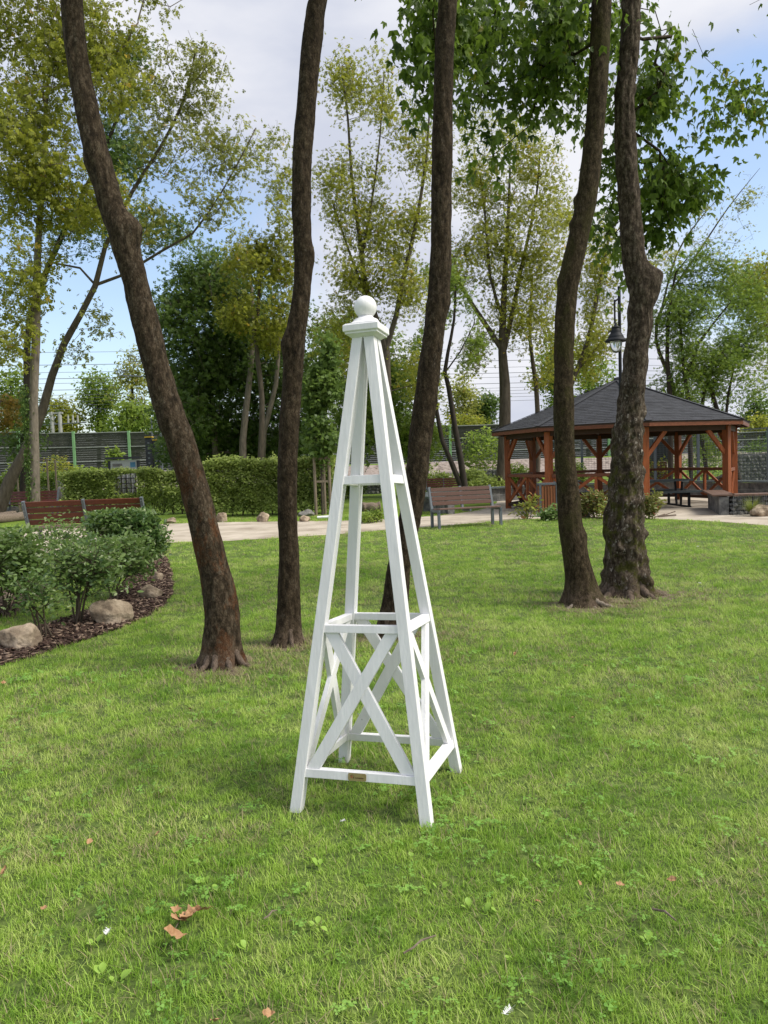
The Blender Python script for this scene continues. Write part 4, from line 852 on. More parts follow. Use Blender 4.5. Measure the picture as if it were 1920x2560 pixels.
for px, w_, top, lab in ((376, 16, 1094, 'taller dark slotted playground post with yellow cap behind the hedge'), (394, 14, 1101, 'shorter dark slotted playground post with yellow cap behind the hedge')):
    b = Y(px, 1160, 44); z = Y(px, top, 44).z; t = thing('playground_post', lab, 'post', (b.x, 44, 0), 'playground posts with yellow caps')
    w = pxr(w_, 44); pst = MB().box((b.x, 44, z / 2), (w, w, z)).build('post', M['board_dark'], t)
    MB().box((b.x, 44, z + 0.03), (w + 0.05, w + 0.05, 0.06)).build('cap', M['yellow'], t)
    for k in range(5): MB().box((b.x, 44 - w / 2, z - 0.3 - 0.28 * k), (w * 0.3, 0.02, 0.08)).build('slot', M['steel'], pst)

# ================================================================== HEDGE and low shrubs
def leaf_box(x0, x1, y0, y1, z0, z1, n, rg, rough=0.12, hole=None):
    """points near the surface of a clipped hedge"""
    P = rg.random((n, 3)); s = rg.random(n); dep = np.abs(rg.normal(size=n)) * rough * 1.6
    P[:, 0] = x0 + (x1 - x0) * P[:, 0]; P[:, 1] = y0 + (y1 - y0) * P[:, 1]; P[:, 2] = z0 + (z1 - z0) * P[:, 2]
    f = s < 0.62; P[f, 1] = y0 + dep[f]; t_ = (s >= 0.62) & (s < 0.86); P[t_, 2] = z1 - dep[t_]
    bump = np.array([noise.noise(Vector((p[0] * 0.9, p[1] * 0.9, p[2] * 1.2))) + 0.6 * noise.noise(Vector(p * 2.7)) for p in P]) * rough * 1.5
    P[:, 1] -= bump * (f * 1.5); P[:, 2] += bump * (P[:, 2] > z0 + 0.8 * (z1 - z0)) * 1.1
    sh_ = rg.random(n) < 0.03; P[sh_, 2] += rg.random(sh_.sum()) * 0.16 * (P[sh_, 2] > z1 - 0.2)
    P = P[(P[:, 2] > 0.5) | (rg.random(n) < 0.25 + 0.9 * P[:, 2])]
    return P
def hedge(label, x0, x1, y0, y1, h, n, seed, group, ls=0.11, hole=None, lm='leaf_hedge'):
    rg = np.random.default_rng(seed); t = thing('hedge', label, 'hedge', ((x0 + x1) / 2, y0, 0), group)
    P = leaf_box(x0, x1, y0, y1, 0.1, h, n, rg)
    if hole is not None:
        k = ((P[:, 0] > hole[0]) & (P[:, 0] < hole[1]) & (P[:, 2] > hole[2]) & (P[:, 2] < hole[3]) & (rg.random(len(P)) < 0.975)); P = P[~k]
    d, u = rand_dirs(len(P), rg, -0.1)
    u[:, 1] -= 0.8
    big = np.array([noise.noise(Vector((p[0] * 0.7, p[1], p[2] * 1.1))) for p in P])
    sh = np.clip(0.45 + big * 0.5 + rg.normal(size=len(P)) * 0.22, 0, 0.95)
    leaf_mesh('foliage', P, ls * rg.uniform(0.6, 1.3, len(P)), d, u, T_RH, M[lm], t, sh)
    mb = MB(); x = x0 + 0.2
    while x < x1:
        q = Vector((x, (y0 + y1) / 2 - 0.1, 0)); 
        for _ in range(5): mb.tube([q, q + Vector((rg.normal() * 0.12, rg.normal() * 0.1, h * 0.45)), q + Vector((rg.normal() * 0.25, rg.normal() * 0.15, h * 0.9))], [0.014, 0.01, 0.005], 4)
        x += 0.32
    mb.build('stems', M['stem'], t); t.children[-1].name = 'stem_cluster'; t.children[-1]['kind'] = 'stuff'
    return t
yH = G(600, 1291).y
HG = 'clipped hedges behind the path'
hx = lambda px, y: Y(px, 1200, y).x
hedge('tall clipped green hedge between the leaning trunk and the second trunk', hx(505, yH), hx(835, yH), yH, yH + 1.0, 1.74, 34000, 61, HG)
yH2 = yH + 2.2
hedge('clipped hedge behind the left bench, pale lattice showing through it', hx(150, yH2), hx(505, yH2), yH2, yH2 + 0.9, 1.56, 24000, 62, HG, hole=(hx(282, yH2), hx(342, yH2), 0.75, 1.5))
hedge('low dark hedge at the far left behind the benches', hx(-260, yH2 + 6), hx(140, yH2 + 6), yH2 + 6, yH2 + 7, 1.55, 12000, 63, HG, ls=0.13, lm='leaf_mid')
def bush(name, label, px, py, rx, y, h, n, ls, lm, seed, group, T=T_RH, cat='shrub', droop=0.0, stems=6, shade=0.5):
    """round shrub standing on the ground at depth y"""
    c = Y(px, 1200, y); r = pxr(rx, y); rg = np.random.default_rng(seed); t = thing(name, label, cat, (c.x, y, 0), group)
    v = rg.normal(size=(n, 3)); v /= np.linalg.norm(v, axis=1, keepdims=True); v *= (rg.random(n) ** 0.3)[:, None]
    nb_ = np.array([noise.noise(Vector(q * 2.1) + Vector((seed, 0, 0))) for q in v]); v *= (1 + 0.35 * nb_)[:, None]
    P = np.stack([c.x + v[:, 0] * r, y + v[:, 1] * r * 0.7, h * 0.52 + v[:, 2] * h * 0.48], 1)
    d, u = rand_dirs(n, rg, droop)
    sh = np.clip(shade + nb_ * 0.5 + rg.normal(size=n) * 0.18, 0, 0.95); sh = np.where(rg.random(n) < 0.05, 1.0, sh)
    leaf_mesh('foliage', P, ls * rg.uniform(0.6, 1.3, n), d, u, T, M[lm], t, sh)
    mb = MB()
    for k in range(stems):
        a = rg.random() * 6.28; e = Vector((c.x + math.cos(a) * r * 0.6, y + math.sin(a) * r * 0.5, h * rg.uniform(0.6, 0.9)))
        mb.tube([(c.x + math.cos(a) * 0.05, y + math.sin(a) * 0.05, 0), ((c.x + e.x) / 2, (y + e.y) / 2, e.z * 0.6), e], [0.012, 0.009, 0.004], 4)
    mb.build('stem', M['stem'], t)
    return t
LSG = 'low shrubs beyond the path'
for i, (px, rx, y, h, lm, lab) in enumerate((
    (1100, 45, 38, 1.0, 'leaf_hedge', 'low pale green juniper like shrub behind the thin dark stems'), (1180, 40, 39, 1.15, 'leaf_hedge', 'rounded light green shrub left of the gabion wall behind the middle bench'),
    (1225, 55, 33, 0.85, 'leaf_hedge', 'spreading light green shrub just left of the gazebo'), (1290, 40, 38, 1.3, 'leaf_mid', 'dark green shrub seen through the left bays of the gazebo'),
    (1420, 50, 40, 1.4, 'leaf_mid', 'shrub seen through the gazebo beside the curved trunk'), (870, 50, 36, 1.0, 'leaf_mid', 'dark shrub framed by the obelisk legs'),
    (145, 48, 46, 2.6, 'leaf_light', 'bright green self sown bush in front of the noise barrier at left'), (60, 50, 44, 2.4, 'leaf_mid', 'bushy growth before the barrier beside the ivy trunk'),
    (290, 24, 66, 3.6, 'leaf_mid', 'climber patch against the noise barrier in the middle of its left part'), (215, 60, 50, 1.9, 'leaf_mid', 'low dense bush behind the hedge left of the info board'),
    (1210, 60, 58, 3.9, 'leaf_mid', 'ivy mass hanging over the barrier top left of the gazebo roof'), (1640, 60, 42, 1.6, 'leaf_light', 'yellow green bush behind the shed inside the gazebo view'),
    (1760, 60, 44, 1.7, 'leaf_mid', 'bush behind the mesh fence seen through the gazebo right bay'), (1900, 50, 42, 2.2, 'leaf_dark', 'dark ivy clad bush behind the mesh fence at the right side'),
    (1045, 40, 42, 1.6, 'leaf_mid', 'green bush just right of the third trunk'))):
    bush('background_shrub', lab, px, 0, rx, y, h, 1800 if i < 12 else 1500, 0.16 if y < 50 else 0.3, lm, 200 + i, LSG)

# ================================================================== GABION WALLS, MESH FENCE, LAMP, SHED
def rock(mb, c, r, rg, n=2, flat=0.75):
    import bmesh
    bm = bmesh.new(); bmesh.ops.create_icosphere(bm, subdivisions=n, radius=1.0)
    off = Vector(rg.normal(size=3) * 10); M3 = Matrix.Rotation(rg.random() * 6.28, 3, 'Z')
    vs = []
    for v in bm.verts:
        p = v.co.copy(); k = 1 + 0.35 * noise.noise(p * 0.9 + off) + 0.12 * noise.noise(p * 2.6 + off)
        q = p * k; q = Vector((max(-0.78, min(0.78, q.x)), max(-0.78, min(0.78, q.y)), max(-0.7, min(0.72, q.z))))
        q = M3 @ Vector((q.x * r[0], q.y * r[1], q.z * r[2])); vs.append(q * 1.25 + Vector(c))
    fs = [tuple(v.index for v in f.verts) for f in bm.faces]; bm.free(); mb.add(vs, fs)
def gabion(t, pts, h, depth, topmat, cell=0.11, stones=True, wires=True, top=True, seed=0, wr=0.004):
    """cage along the polyline pts (front face), thickness away from centre"""
    rg = np.random.default_rng(seed); n = len(pts)
    mbs, mbw = MB(), MB()
    inner = MB()
    for i in range(n - 1):
        a, b = Vector(pts[i]), Vector(pts[i + 1]); d = (b - a); L_ = d.length; d.normalize(); nn = Vector((d.y, -d.x, 0))
        if nn.y > 0: nn = -nn
        back = -nn * depth
        inner.bar(a + back * 0.5 + Vector((0, 0, h * 0.48)), b + back * 0.5 + Vector((0, 0, h * 0.48)), depth * 0.5, h * 0.94)
        if stones:
            for k in range(int(L_ / cell) + 1):
                for z in np.arange(cell * 0.45, h - cell * 0.3, cell * 0.85):
                    c = a + d * (k + rg.random() * 0.5) * cell + back * 0.10 + Vector((0, 0, z + rg.normal() * 0.01)); s = cell * rg.uniform(0.42, 0.66)
                    rock(mbs, c, (s, s * 0.8, s * 0.8), rg, 1)
        if wires:
            for x in np.arange(0, L_, 0.05): q = a + d * x + nn * 0.01; mbw.bar(q, q + Vector((0, 0, h)), wr, wr)
            for z in (0.01, h * 0.5, h - 0.01): mbw.bar(a + nn * 0.014 + Vector((0, 0, z)), b + nn * 0.014 + Vector((0, 0, z)), wr * 1.6, wr * 1.6)
    inner.build('core', M['gabion_stone'], t)
    if stones: o_ = mbs.build('stone_fill', M['gabion_stone'], t); o_['kind'] = 'stuff'
    if wires: o_ = mbw.build('wire_cage', M['wire'], t); o_['kind'] = 'stuff'
    if top:
        for i in range(n - 1):
            a, b = Vector(pts[i]), Vector(pts[i + 1]); d = (b - a).normalized(); nn = Vector((d.y, -d.x, 0))
            if nn.y > 0: nn = -nn
            L_ = (b - a).length; m = max(1, int(L_ / 0.14))
            for k in range(m):
                c = a + (b - a) * ((k + 0.5) / m) - nn * depth * 0.5 + Vector((0, 0, h + 0.022))
                Mx = Matrix((d, -nn, Vector((0, 0, 1)))).transposed()
                MB().box(c, (L_ / m - 0.008, depth + 0.10, 0.04), M=Mx).build('board', topmat, t)
GZ = Vector((7.208, 24.01, 0)); GR, GRP, GROT = 3.805, 3.366, R(174.56)
def arc(a0, a1, r, n, z=0): return [GZ + Vector((r * math.cos(R(a)), r * math.sin(R(a)), z)) for a in np.linspace(a0, a1, n)]
# right front curved planter bench
p0, p1, p2, p3 = G(1801, 1270), G(1834, 1288), G(1960, 1285), G(2120, 1270)
t = thing('gabion_planter', 'wire gabion seat wall with weathered board top and dark stones right of the gazebo', 'gabion bench', (p1.x, p1.y, 0))
gabion(t, [p0, p1, p2, p3], 0.46, 0.42, M['planter_top'], 0.12, seed=3)
t = thing('gabion_seat_wall', 'long low dark gabion wall with flat top curving behind the gazebo', 'wall', (GZ.x, GZ.y + 5.5, 0))
gabion(t, arc(196, -16, 5.7, 26), 0.48, 0.4, M['slate_plank'], 0.2, stones=False, seed=4, top=False)
for i, (a, b) in enumerate(zip(arc(196, -16, 5.9, 26)[:-1], arc(196, -16, 5.9, 26)[1:])): MB().bar(a + Vector((0, 0, 0.505)), b + Vector((0, 0, 0.505)), 0.5, 0.045).build('cap_board', M['slate_plank'], t)
for k, (x0, x1, y, h, lab) in enumerate(((1176, 1262, 43, 1.05, 'dark gabion wall block behind the shrubs left of the gazebo'), (900, 950, 40, 0.95, 'dark wire gabion wall seen between the obelisk legs'), (40, 150, 44, 1.3, 'gabion wall behind the ivy trunk at left'), (1850, 2060, 40, 1.5, 'gabion wall behind the mesh fence at the right side'))):
    a, b = Y(x0, 1180, y), Y(x1, 1180, y); t = thing('gabion_wall', lab, 'gabion wall', ((a.x + b.x) / 2, y, 0), 'gabion retaining walls')
    gabion(t, [(a.x, y, 0), (b.x, y, 0)], h, 0.6, None, 0.2, seed=10 + k, top=False, wr=0.008)
# mesh fence
fp = [(9.3, 43.5), (10.2, 40.3), (11.5, 38.6), (12.8, 37.0), (14.1, 35.2), (14.6, 32.8), (15.0, 30.6), (15.2, 28.2), (15.2, 25.8)]
t = thing('mesh_fence', 'tall blue grey double wire mesh fence behind the gazebo', 'fence', (12.5, 37, 0)); FH = 2.42
for x, y in fp: MB().box((x, y, FH / 2), (0.11, 0.11, FH)).build('post', M['fencepost'], t)
for (xa, ya), (xb, yb) in zip(fp[:-1], fp[1:]):
    mb = MB(); a, b = Vector((xa, ya, 0)), Vector((xb, yb, 0))
    for z in np.arange(0.08, FH, 0.1): mb.bar(a + Vector((0, 0, z)), b + Vector((0, 0, z)), 0.010, 0.010)
    for s in np.arange(0.04, 1, 0.08): q = a.lerp(b, s); mb.bar(q + Vector((0, 0.012, 0.05)), q + Vector((0, 0.012, FH)), 0.006, 0.006)
    o_ = mb.build('mesh_panel', M['fencepost'], t); o_['kind'] = 'stuff'
    MB().bar(a + Vector((0, 0, FH)), b + Vector((0, 0, FH)), 0.04, 0.04).build('top_rail', M['fencepost'], t)
# street lamp behind the knobbly trunk
lb = G(1556, 1301); yl = lb.y; ltop = Y(1551, 716, yl); lx = lb.x
t = thing('street_lamp', 'black park lamp with bell shaped hood hanging beside its pole, behind the knobbly trunk', 'lamp', (lx, yl, 0))
MB().tube([(lx, yl, 0), (lx, yl, 1.2), (lx, yl, 1.25), (lx, yl, ltop.z)], [0.075, 0.07, 0.042, 0.036], 12).build('pole', M['lampblack'], t)
hc = Y(1540, 854, yl - 0.05); hx_, hz = hc.x, hc.z
MB().bar((hx_ - 0.02, yl - 0.05, hz + 0.42), (hx_ - 0.02, yl - 0.05, Y(1545, 750, yl).z), 0.035, 0.035).build('hanger', M['lampblack'], t)
MB().bar((hx_ - 0.02, yl - 0.05, Y(1545, 755, yl).z), (lx, yl, Y(1550, 745, yl).z), 0.035, 0.035).build('arm', M['lampblack'], t)
hood = MB().lathe([(0.245, 0.0), (0.25, 0.015), (0.215, 0.06), (0.175, 0.085), (0.18, 0.105), (0.165, 0.13), (0.135, 0.18), (0.12, 0.205), (0.125, 0.25), (0.09, 0.285), (0.085, 0.30), (0.10, 0.315), (0.09, 0.335), (0.04, 0.36), (0.03, 0.42)], (hx_, yl - 0.05, hz), 28)
hood.build('lamp_hood', M['lampblack'], t, smooth=True)
MB().lathe([(0.02, -0.26), (0.06, -0.245), (0.10, -0.19), (0.13, -0.10), (0.145, -0.02), (0.14, 0.0)], (hx_, yl - 0.05, hz), 24).build('glass_bowl', M['glass'], t, smooth=True)
# shed behind gazebo
a, b = Y(1623, 1160, 42), Y(1664, 1160, 42); xc = (a.x + b.x) / 2; w = b.x - a.x
t = thing('shed', 'small brown boarded hut with black upper part seen through the gazebo', 'hut', (xc, 42, 0))
for k in range(8): MB().box((xc, 42, 0.07 + 0.145 * k), (w * 0.8, 0.9, 0.135)).build('board', M['redwood_h'], t)
MB().box((xc, 42, 1.75), (w * 1.0, 1.1, 1.15)).build('upper_cladding', M['board_dark'], t)
a = Y(836, 1160, 40); t = thing('playhouse', 'small red roofed wooden playhouse peeping out beside the obelisk leg', 'playhouse', (a.x, 40, 0))
MB().box((a.x + 0.1, 40, 0.6), (0.75, 0.8, 1.2)).build('wall', M['redwood'], t)
MB().add([(a.x - 0.45, 39.5, 1.15), (a.x + 0.65, 39.5, 1.15), (a.x + 0.1, 39.5, 1.8), (a.x - 0.45, 40.5, 1.15), (a.x + 0.65, 40.5, 1.15), (a.x + 0.1, 40.5, 1.8)], [(0, 1, 2), (5, 4, 3), (0, 2, 5, 3), (2, 1, 4, 5), (1, 0, 3, 4)]).build('roof', M['redwood_h'], t)
# info board behind hedge
yI = yH2 + 1.6; c = Y(309, 1150, yI); t = thing('info_board', 'notice board with dark pitched top and pale printed sheet behind the hedge', 'sign', (c.x, yI, 0))
w = pxr(78, yI); zt = Y(309, 1145, yI).z
for s in (-1, 1): MB().box((c.x + s * w * 0.46, yI, (zt - 0.1) / 2), (0.09, 0.09, zt - 0.1)).build('post', M['board_dark'], t)
MB().box((c.x, yI, zt), (w * 1.12, 0.3, 0.07)).build('roof', M['board_dark'], t)
sh = MB().box((c.x, yI, zt - 0.38), (w * 0.86, 0.05, 0.62)).build('sheet', M['board_white'], t)
MB().box((c.x + w * 0.3, yI - 0.04, zt - 0.25), (w * 0.16, 0.02, 0.18)).build('picture_panel', M['board_blue'], sh)
MB().box((c.x - w * 0.2, yI - 0.04, zt - 0.25), (w * 0.3, 0.02, 0.10)).build('picture_panel', M['stone_g'], sh)
xa, xb = hx(284, yI), hx(343, yI)
sh = MB().box(((xa + xb) / 2, yI - 0.12, 1.1), (xb - xa, 0.04, 0.8)).build('lower_sheet', M['white'], t)
for k in range(6): MB().box((xa + (xb - xa) * k / 5, yI - 0.17, 1.1), (0.028, 0.03, 0.85)).build('lattice_bar', M['board_dark'], t)
for k in range(5): MB().box(((xa + xb) / 2, yI - 0.21, 0.75 + 0.18 * k), (xb - xa, 0.03, 0.028)).build('lattice_bar', M['board_dark'], t)

# ================================================================== GAZEBO
gz = thing('gazebo', 'octagonal red brown wooden gazebo with dark shingle roof behind the lawn', 'gazebo', GZ)
AN = [GROT + i * math.pi / 4 for i in range(8)]
def gp(r, i, z, da=0.0): return GZ + Vector((r * math.cos(AN[i % 8] + da), r * math.sin(AN[i % 8] + da), z))
EZ, FT, APEX = 2.242, 2.375, 3.80
for i in range(8):
    p = gp(GRP, i, 0); Mx = Matrix.Rotation(AN[i], 3, 'Z')
    MB().box((p.x, p.y, 1.12), (0.17, 0.17, 2.24), M=Mx).build('post', M['redwood'], gz, bevel=0.008)
    a, b = gp(GRP, i, 2.20), gp(GRP, i + 1, 2.20)
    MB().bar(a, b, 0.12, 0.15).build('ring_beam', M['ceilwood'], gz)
    d = (b - a).normalized()
    for (q, s) in ((a, 1), (b, -1)):
        lo = Vector((q.x, q.y, 1.50)) + d * s * 0.06; hi = Vector((q.x, q.y, 2.14)) + d * s * 0.62
        MB().bar(lo, hi, 0.07, 0.11).build('knee_brace', M['redwood'], gz, bevel=0.005)
    c0, c1 = gp(GR, i, 0), gp(GR, i + 1, 0); m0 = GZ + (c0 - GZ) * 1.0; m1 = GZ + (c1 - GZ) * 1.0
    zc = (EZ + FT) / 2
    MB().bar(m0 + Vector((0, 0, zc)), m1 + Vector((0, 0, zc)), 0.035, FT - EZ - 0.012).build('fascia_board', M['redwood_h'], gz)
    if i != 2:
        z1 = 0.14
        ra, rb = Vector((a.x, a.y, 0)) + d * 0.086, Vector((b.x, b.y, 0)) - d * 0.086
        MB().bar(ra + Vector((0, 0, 1.02)), rb + Vector((0, 0, 1.02)), 0.09, 0.09).build('top_rail', M['redwood_h'], gz, bevel=0.005)
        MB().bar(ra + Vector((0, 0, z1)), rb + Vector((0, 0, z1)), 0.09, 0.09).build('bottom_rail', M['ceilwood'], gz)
        mid = (ra + rb) / 2
        MB().box((mid.x, mid.y, 0.58), (0.07, 0.07, 0.78), M=Matrix.Rotation(math.atan2(d.y, d.x), 3, 'Z')).build('baluster', M['redwood'], gz)
        nrm = Vector((d.y, -d.x, 0)) * 0.018
        for (u, v) in ((ra, mid - d * 0.035), (mid + d * 0.035, rb)):
            MB().bar(u + nrm + Vector((0, 0, 0.19)), v + nrm + Vector((0, 0, 0.97)), 0.035, 0.085).build('cross_brace', M['redwood'], gz)
            MB().bar(u - nrm + Vector((0, 0, 0.97)), v - nrm + Vector((0, 0, 0.19)), 0.035, 0.085).build('cross_brace', M['redwood'], gz)
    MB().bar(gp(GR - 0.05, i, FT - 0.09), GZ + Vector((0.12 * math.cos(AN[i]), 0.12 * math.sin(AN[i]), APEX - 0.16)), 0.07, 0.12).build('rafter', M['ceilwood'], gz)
# roof: boarded underside, eight facets of overlapping shingle courses
mb = MB(); n8 = [gp(GR + 0.02, i, FT + 0.004) for i in range(8)]; ap = GZ + Vector((0, 0, APEX))
mb.add(n8 + [ap] + [v - Vector((0, 0, 0.04)) for v in n8] + [ap - Vector((0, 0, 0.05))], [(i, (i + 1) % 8, 8) for i in range(8)] + [((i + 1) % 8 + 9, i + 9, 17) for i in range(8)] + [(i + 9, (i + 1) % 8 + 9, (i + 1) % 8, i) for i in range(8)])
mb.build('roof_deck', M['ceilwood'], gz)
rg = np.random.default_rng(5)
for i in range(8):
    mb = MB(); a, b = gp(GR + 0.045, i, FT + 0.0), gp(GR + 0.045, i + 1, FT + 0.0); top = ap + Vector((0, 0, 0.02))
    nC = 28; nrm = (b - a).cross(top - a).normalized()
    if nrm.z < 0: nrm = -nrm
    for k in range(nC):
        s0, s1 = k / nC, min(1, (k + 1.25) / nC)
        l0, r0 = a.lerp(top, s0), b.lerp(top, s0); l1, r1 = a.lerp(top, s1), b.lerp(top, s1)
        W = (r0 - l0).length; m = max(1, int(round(W / 0.33))); off = 0.5 if k % 2 else 0
        edges = [0.0] + [min(1, max(0, (j + off) / m)) for j in range(1 if off == 0 else 0, m)] + [1.0]; edges = sorted(set(edges))
        for e0, e1 in zip(edges[:-1], edges[1:]):
            if e1 - e0 < 0.01: continue
            g_ = 0.004 / max(W, 0.1); h0 = 0.010 + rg.random() * 0.004
            q = [l0.lerp(r0, e0 + g_) + nrm * h0, l0.lerp(r0, e1 - g_) + nrm * h0, l1.lerp(r1, e1 - g_) + nrm * 0.004, l1.lerp(r1, e0 + g_) + nrm * 0.004]
            mb.add(q + [q[0] - nrm * 0.009, q[1] - nrm * 0.009], [(0, 1, 2, 3), (4, 5, 1, 0)])
    o_ = mb.build('shingle_facet', M['shingle'], gz); o_['kind'] = 'stuff'
    MB().bar(gp(GR + 0.05, i, FT + 0.022), ap + Vector((0, 0, 0.045)), 0.16, 0.012).build('hip_cap', M['shingle'], gz)
MB().lathe([(0.14, -0.02), (0.12, 0.03), (0.02, 0.06)], ap + Vector((0, 0, 0.04)), 8).build('apex_cap', M['shingle'], gz)
# picnic tables under the roof
def picnic(cx, cy, rz, lab):
    t = thing('picnic_table', lab, 'picnic table', (cx, cy, 0), 'picnic tables in the gazebo'); c = Vector((cx, cy, 0)); Mz = Matrix.Rotation(rz, 3, 'Z')
    def q(x, y, z): return c + Mz @ Vector((x, y, z))
    for y in (-0.30, -0.10, 0.10, 0.30): MB().box(q(0, y, 0.76), (1.75, 0.185, 0.05), M=Mz).build('table_board', M['slate_plank'], t)
    for s in (-1, 1):
        for dy in (-0.085, 0.085): MB().box(q(0.1, s * 0.72 + dy, 0.45), (1.95, 0.155, 0.05), M=Mz).build('seat_board', M['slate_plank'], t)
        for x in (-0.55, 0.6):
            MB().box(q(x, s * 0.72, 0.22), (0.06, 0.06, 0.40), M=Mz).build('leg', M['lampblack'], t)
    for x in (-0.55, 0.6):
        MB().box(q(x, 0, 0.38), (0.05, 1.35, 0.05), M=Mz).build('crossbeam', M['lampblack'], t)
        MB().box(q(x, 0, 0.025), (0.06, 1.6, 0.045), M=Mz).build('foot', M['lampblack'], t)
        for s in (-1, 1): MB().bar(q(x, s * 0.15, 0.05), q(x, s * 0.25, 0.72), 0.05, 0.05).build('leg', M['lampblack'], t)
picnic(8.0, 22.9, R(2), 'dark grey picnic table at the open right bay of the gazebo')
picnic(5.7, 24.6, R(70), 'picnic table in the shade at the left inside of the gazebo')

# ================================================================== BENCHES, BINS
def slat_bench(pl, pr, label, hgt=0.92, supports=3, nb_=4, seed=0):
    """pl, pr: left and right ends of the rear legs on the ground, seen from behind or front; seat side given by sign"""
    a, b = Vector(pl), Vector(pr); d = (b - a); L_ = d.length; d.normalize(); return a, b, d, L_
def bench(label, a, b, facing, hgt=0.92, supports=3, group='slatted park benches', sm='slat_red'):
    """a-b: line of the back; facing: unit vector towards which one sits"""
    a, b, f = Vector(a), Vector(b), Vector(facing).normalized(); d = (b - a); L_ = d.length; d.normalize(); up = Vector((0, 0, 1))
    t = thing('park_bench', label, 'bench', (a + b) / 2, group)
    lean = 0.16
    bk = lambda u, z, o_=0.0: a + d * u - f * (lean * max(0, z - 0.42) / 0.5) + up * z + f * o_
    n = 4; z0 = 0.50; sh_ = (hgt - z0) / n
    for k in range(n):
        p, q = bk(0.05, z0 + sh_ * (k + 0.5)), bk(L_ - 0.05, z0 + sh_ * (k + 0.5))
        tilt = (up - f * 0.32).normalized(); nrm = f + up * 0.32; nrm.normalize()
        Mx = Matrix((d, nrm, d.cross(nrm))).transposed()
        MB().box((p + q) / 2 + nrm * 0.0, (L_ - 0.1, 0.032, sh_ - 0.016), M=Mx).build('back_slat', M[sm], t, bevel=0.003)
    for k in range(4):
        c = (a + b) / 2 + f * (0.07 + 0.115 * k) + up * (0.425 + 0.008 * k)
        Mx = Matrix((d, f, up)).transposed()
        MB().box(c, (L_ - 0.08, 0.10, 0.034), M=Mx).build('seat_slat', M['slat_seat'], t, bevel=0.003)
    for s in range(supports):
        u = 0.03 + (L_ - 0.06) * s / (supports - 1); endp = s in (0, supports - 1)
        w = 0.055 if endp else 0.05
        fr = MB()
        fr.bar(bk(u, 0.44, -0.025), bk(u, hgt + 0.005, -0.025), 0.055, w if True else w, up=f) if False else None
        q0, q1 = bk(u, 0.42, -0.028), bk(u, hgt + 0.004, -0.028)
        fr.bar(q0, q1, w, 0.07, up=f)
        fr.build('back_support', M['steel'], t)
        if endp or supports == 2 or True:
            if endp or s == 1 and supports == 3 and L_ > 2.2 or endp:
                MB().bar(a + d * u - f * 0.03, a + d * u - f * 0.028 + up * 0.44, w, 0.07, up=f).build('rear_leg', M['steel'], t)
                MB().bar(a + d * u + f * 0.44, a + d * u + f * 0.42 + up * 0.40, w, 0.06, up=f).build('front_leg', M['steel'], t)
            MB().bar(a + d * u - f * 0.0 + up * 0.385, a + d * u + f * 0.47 + up * 0.40, w * 0.8, 0.05).build('seat_support', M['steel'], t)
        if endp:
            for k in range(4): 
                c = bk(u, z0 + sh_ * (k + 0.5), -0.066); MB().box(c, (0.016, 0.016, 0.016)).build('bolt', M['bolt'], t)
    return t
# nearest bench at left, seen from behind
a = G(74, 1376); b = G(372, 1362)
bench('long brown slatted bench seen from behind the left shrubs', a, b, (0.05, 1, 0), 0.99, 3)
a = G(1079, 1320); b = G(1236, 1311)
ff = Vector((b - a)).normalized(); fdir = Vector((ff.y, -ff.x, 0))
bench('brown slatted bench standing alone at the path, facing the lawn, right of the third trunk', a, b, fdir, 0.92, 3, sm='slat')
a = G(24, 1290); b = G(146, 1287)
bench('distant brown bench at the far left behind the ivy trunk', a, b, (0, -1, 0), 0.92, 3)
a = G(1066, 1249); b = G(1158, 1248)
bench('small looking distant bench partly hidden behind the lone bench', a, b, (0, -1, 0), 0.86, 3)
def litter_bin(label, c, w, h, rz, slatm, group='litter bins', deco=False):
    t = thing('litter_bin', label, 'litter bin', c, group); Mz = Matrix.Rotation(rz, 3, 'Z'); c = Vector(c)
    q = lambda x, y, z: c + Mz @ Vector((x, y, z))
    for sx in (-1, 1):
        for sy in (-1, 1): MB().box(q(sx * w / 2, sy * w / 2, h / 2), (0.05, 0.05, h), M=Mz).build('corner_post', M['steel'], t)
    MB().box(q(0, 0, h - 0.02), (w + 0.04, w + 0.04, 0.045), M=Mz).build('top_frame', M['steel'], t)
    MB().box(q(0, 0, 0.06), (w - 0.06, w - 0.06, 0.04), M=Mz).build('base', M['steel'], t)
    MB().box(q(0, 0, h * 0.5), (w - 0.09, w - 0.09, h * 0.8), M=Mz).build('liner', M['lampblack'], t)
    n = 5; sw = (w - 0.05) / n
    for s in (-1, 1):
        for k in range(n):
            x = -w / 2 + 0.025 + sw * (k + 0.5)
            MB().box(q(x, s * w / 2, h * 0.5), (sw - 0.018, 0.022, h - 0.14), M=Mz).build('slat', slatm, t)
            MB().box(q(s * w / 2, x, h * 0.5), (0.022, sw - 0.018, h - 0.14), M=Mz).build('slat', slatm, t)
bp = G(1369, 1291)
litter_bin('square litter bin with upright brown slats in a grey frame before the gazebo', bp, 0.42, 0.87, R(-2), M['binwood'])
bp2 = Y(186, 1235, 30); litter_bin('litter bin with dark red slats behind the left bench', (bp2.x, 30, 0), 0.42, 1.0, R(-8), M['slat'])
bp3 = Y(158, 1235, 30.5); o = MB(); rock(o, (bp3.x, 30.5, 0.55), (0.26, 0.2, 0.55), np.random.default_rng(8), 3); o = o.build('grey_sack', M['stone_g'], smooth=True, loc=(bp3.x, 30.5, 0)); tag(o, 'dark grey bulging sack between the far bench and the red bin', 'sack')

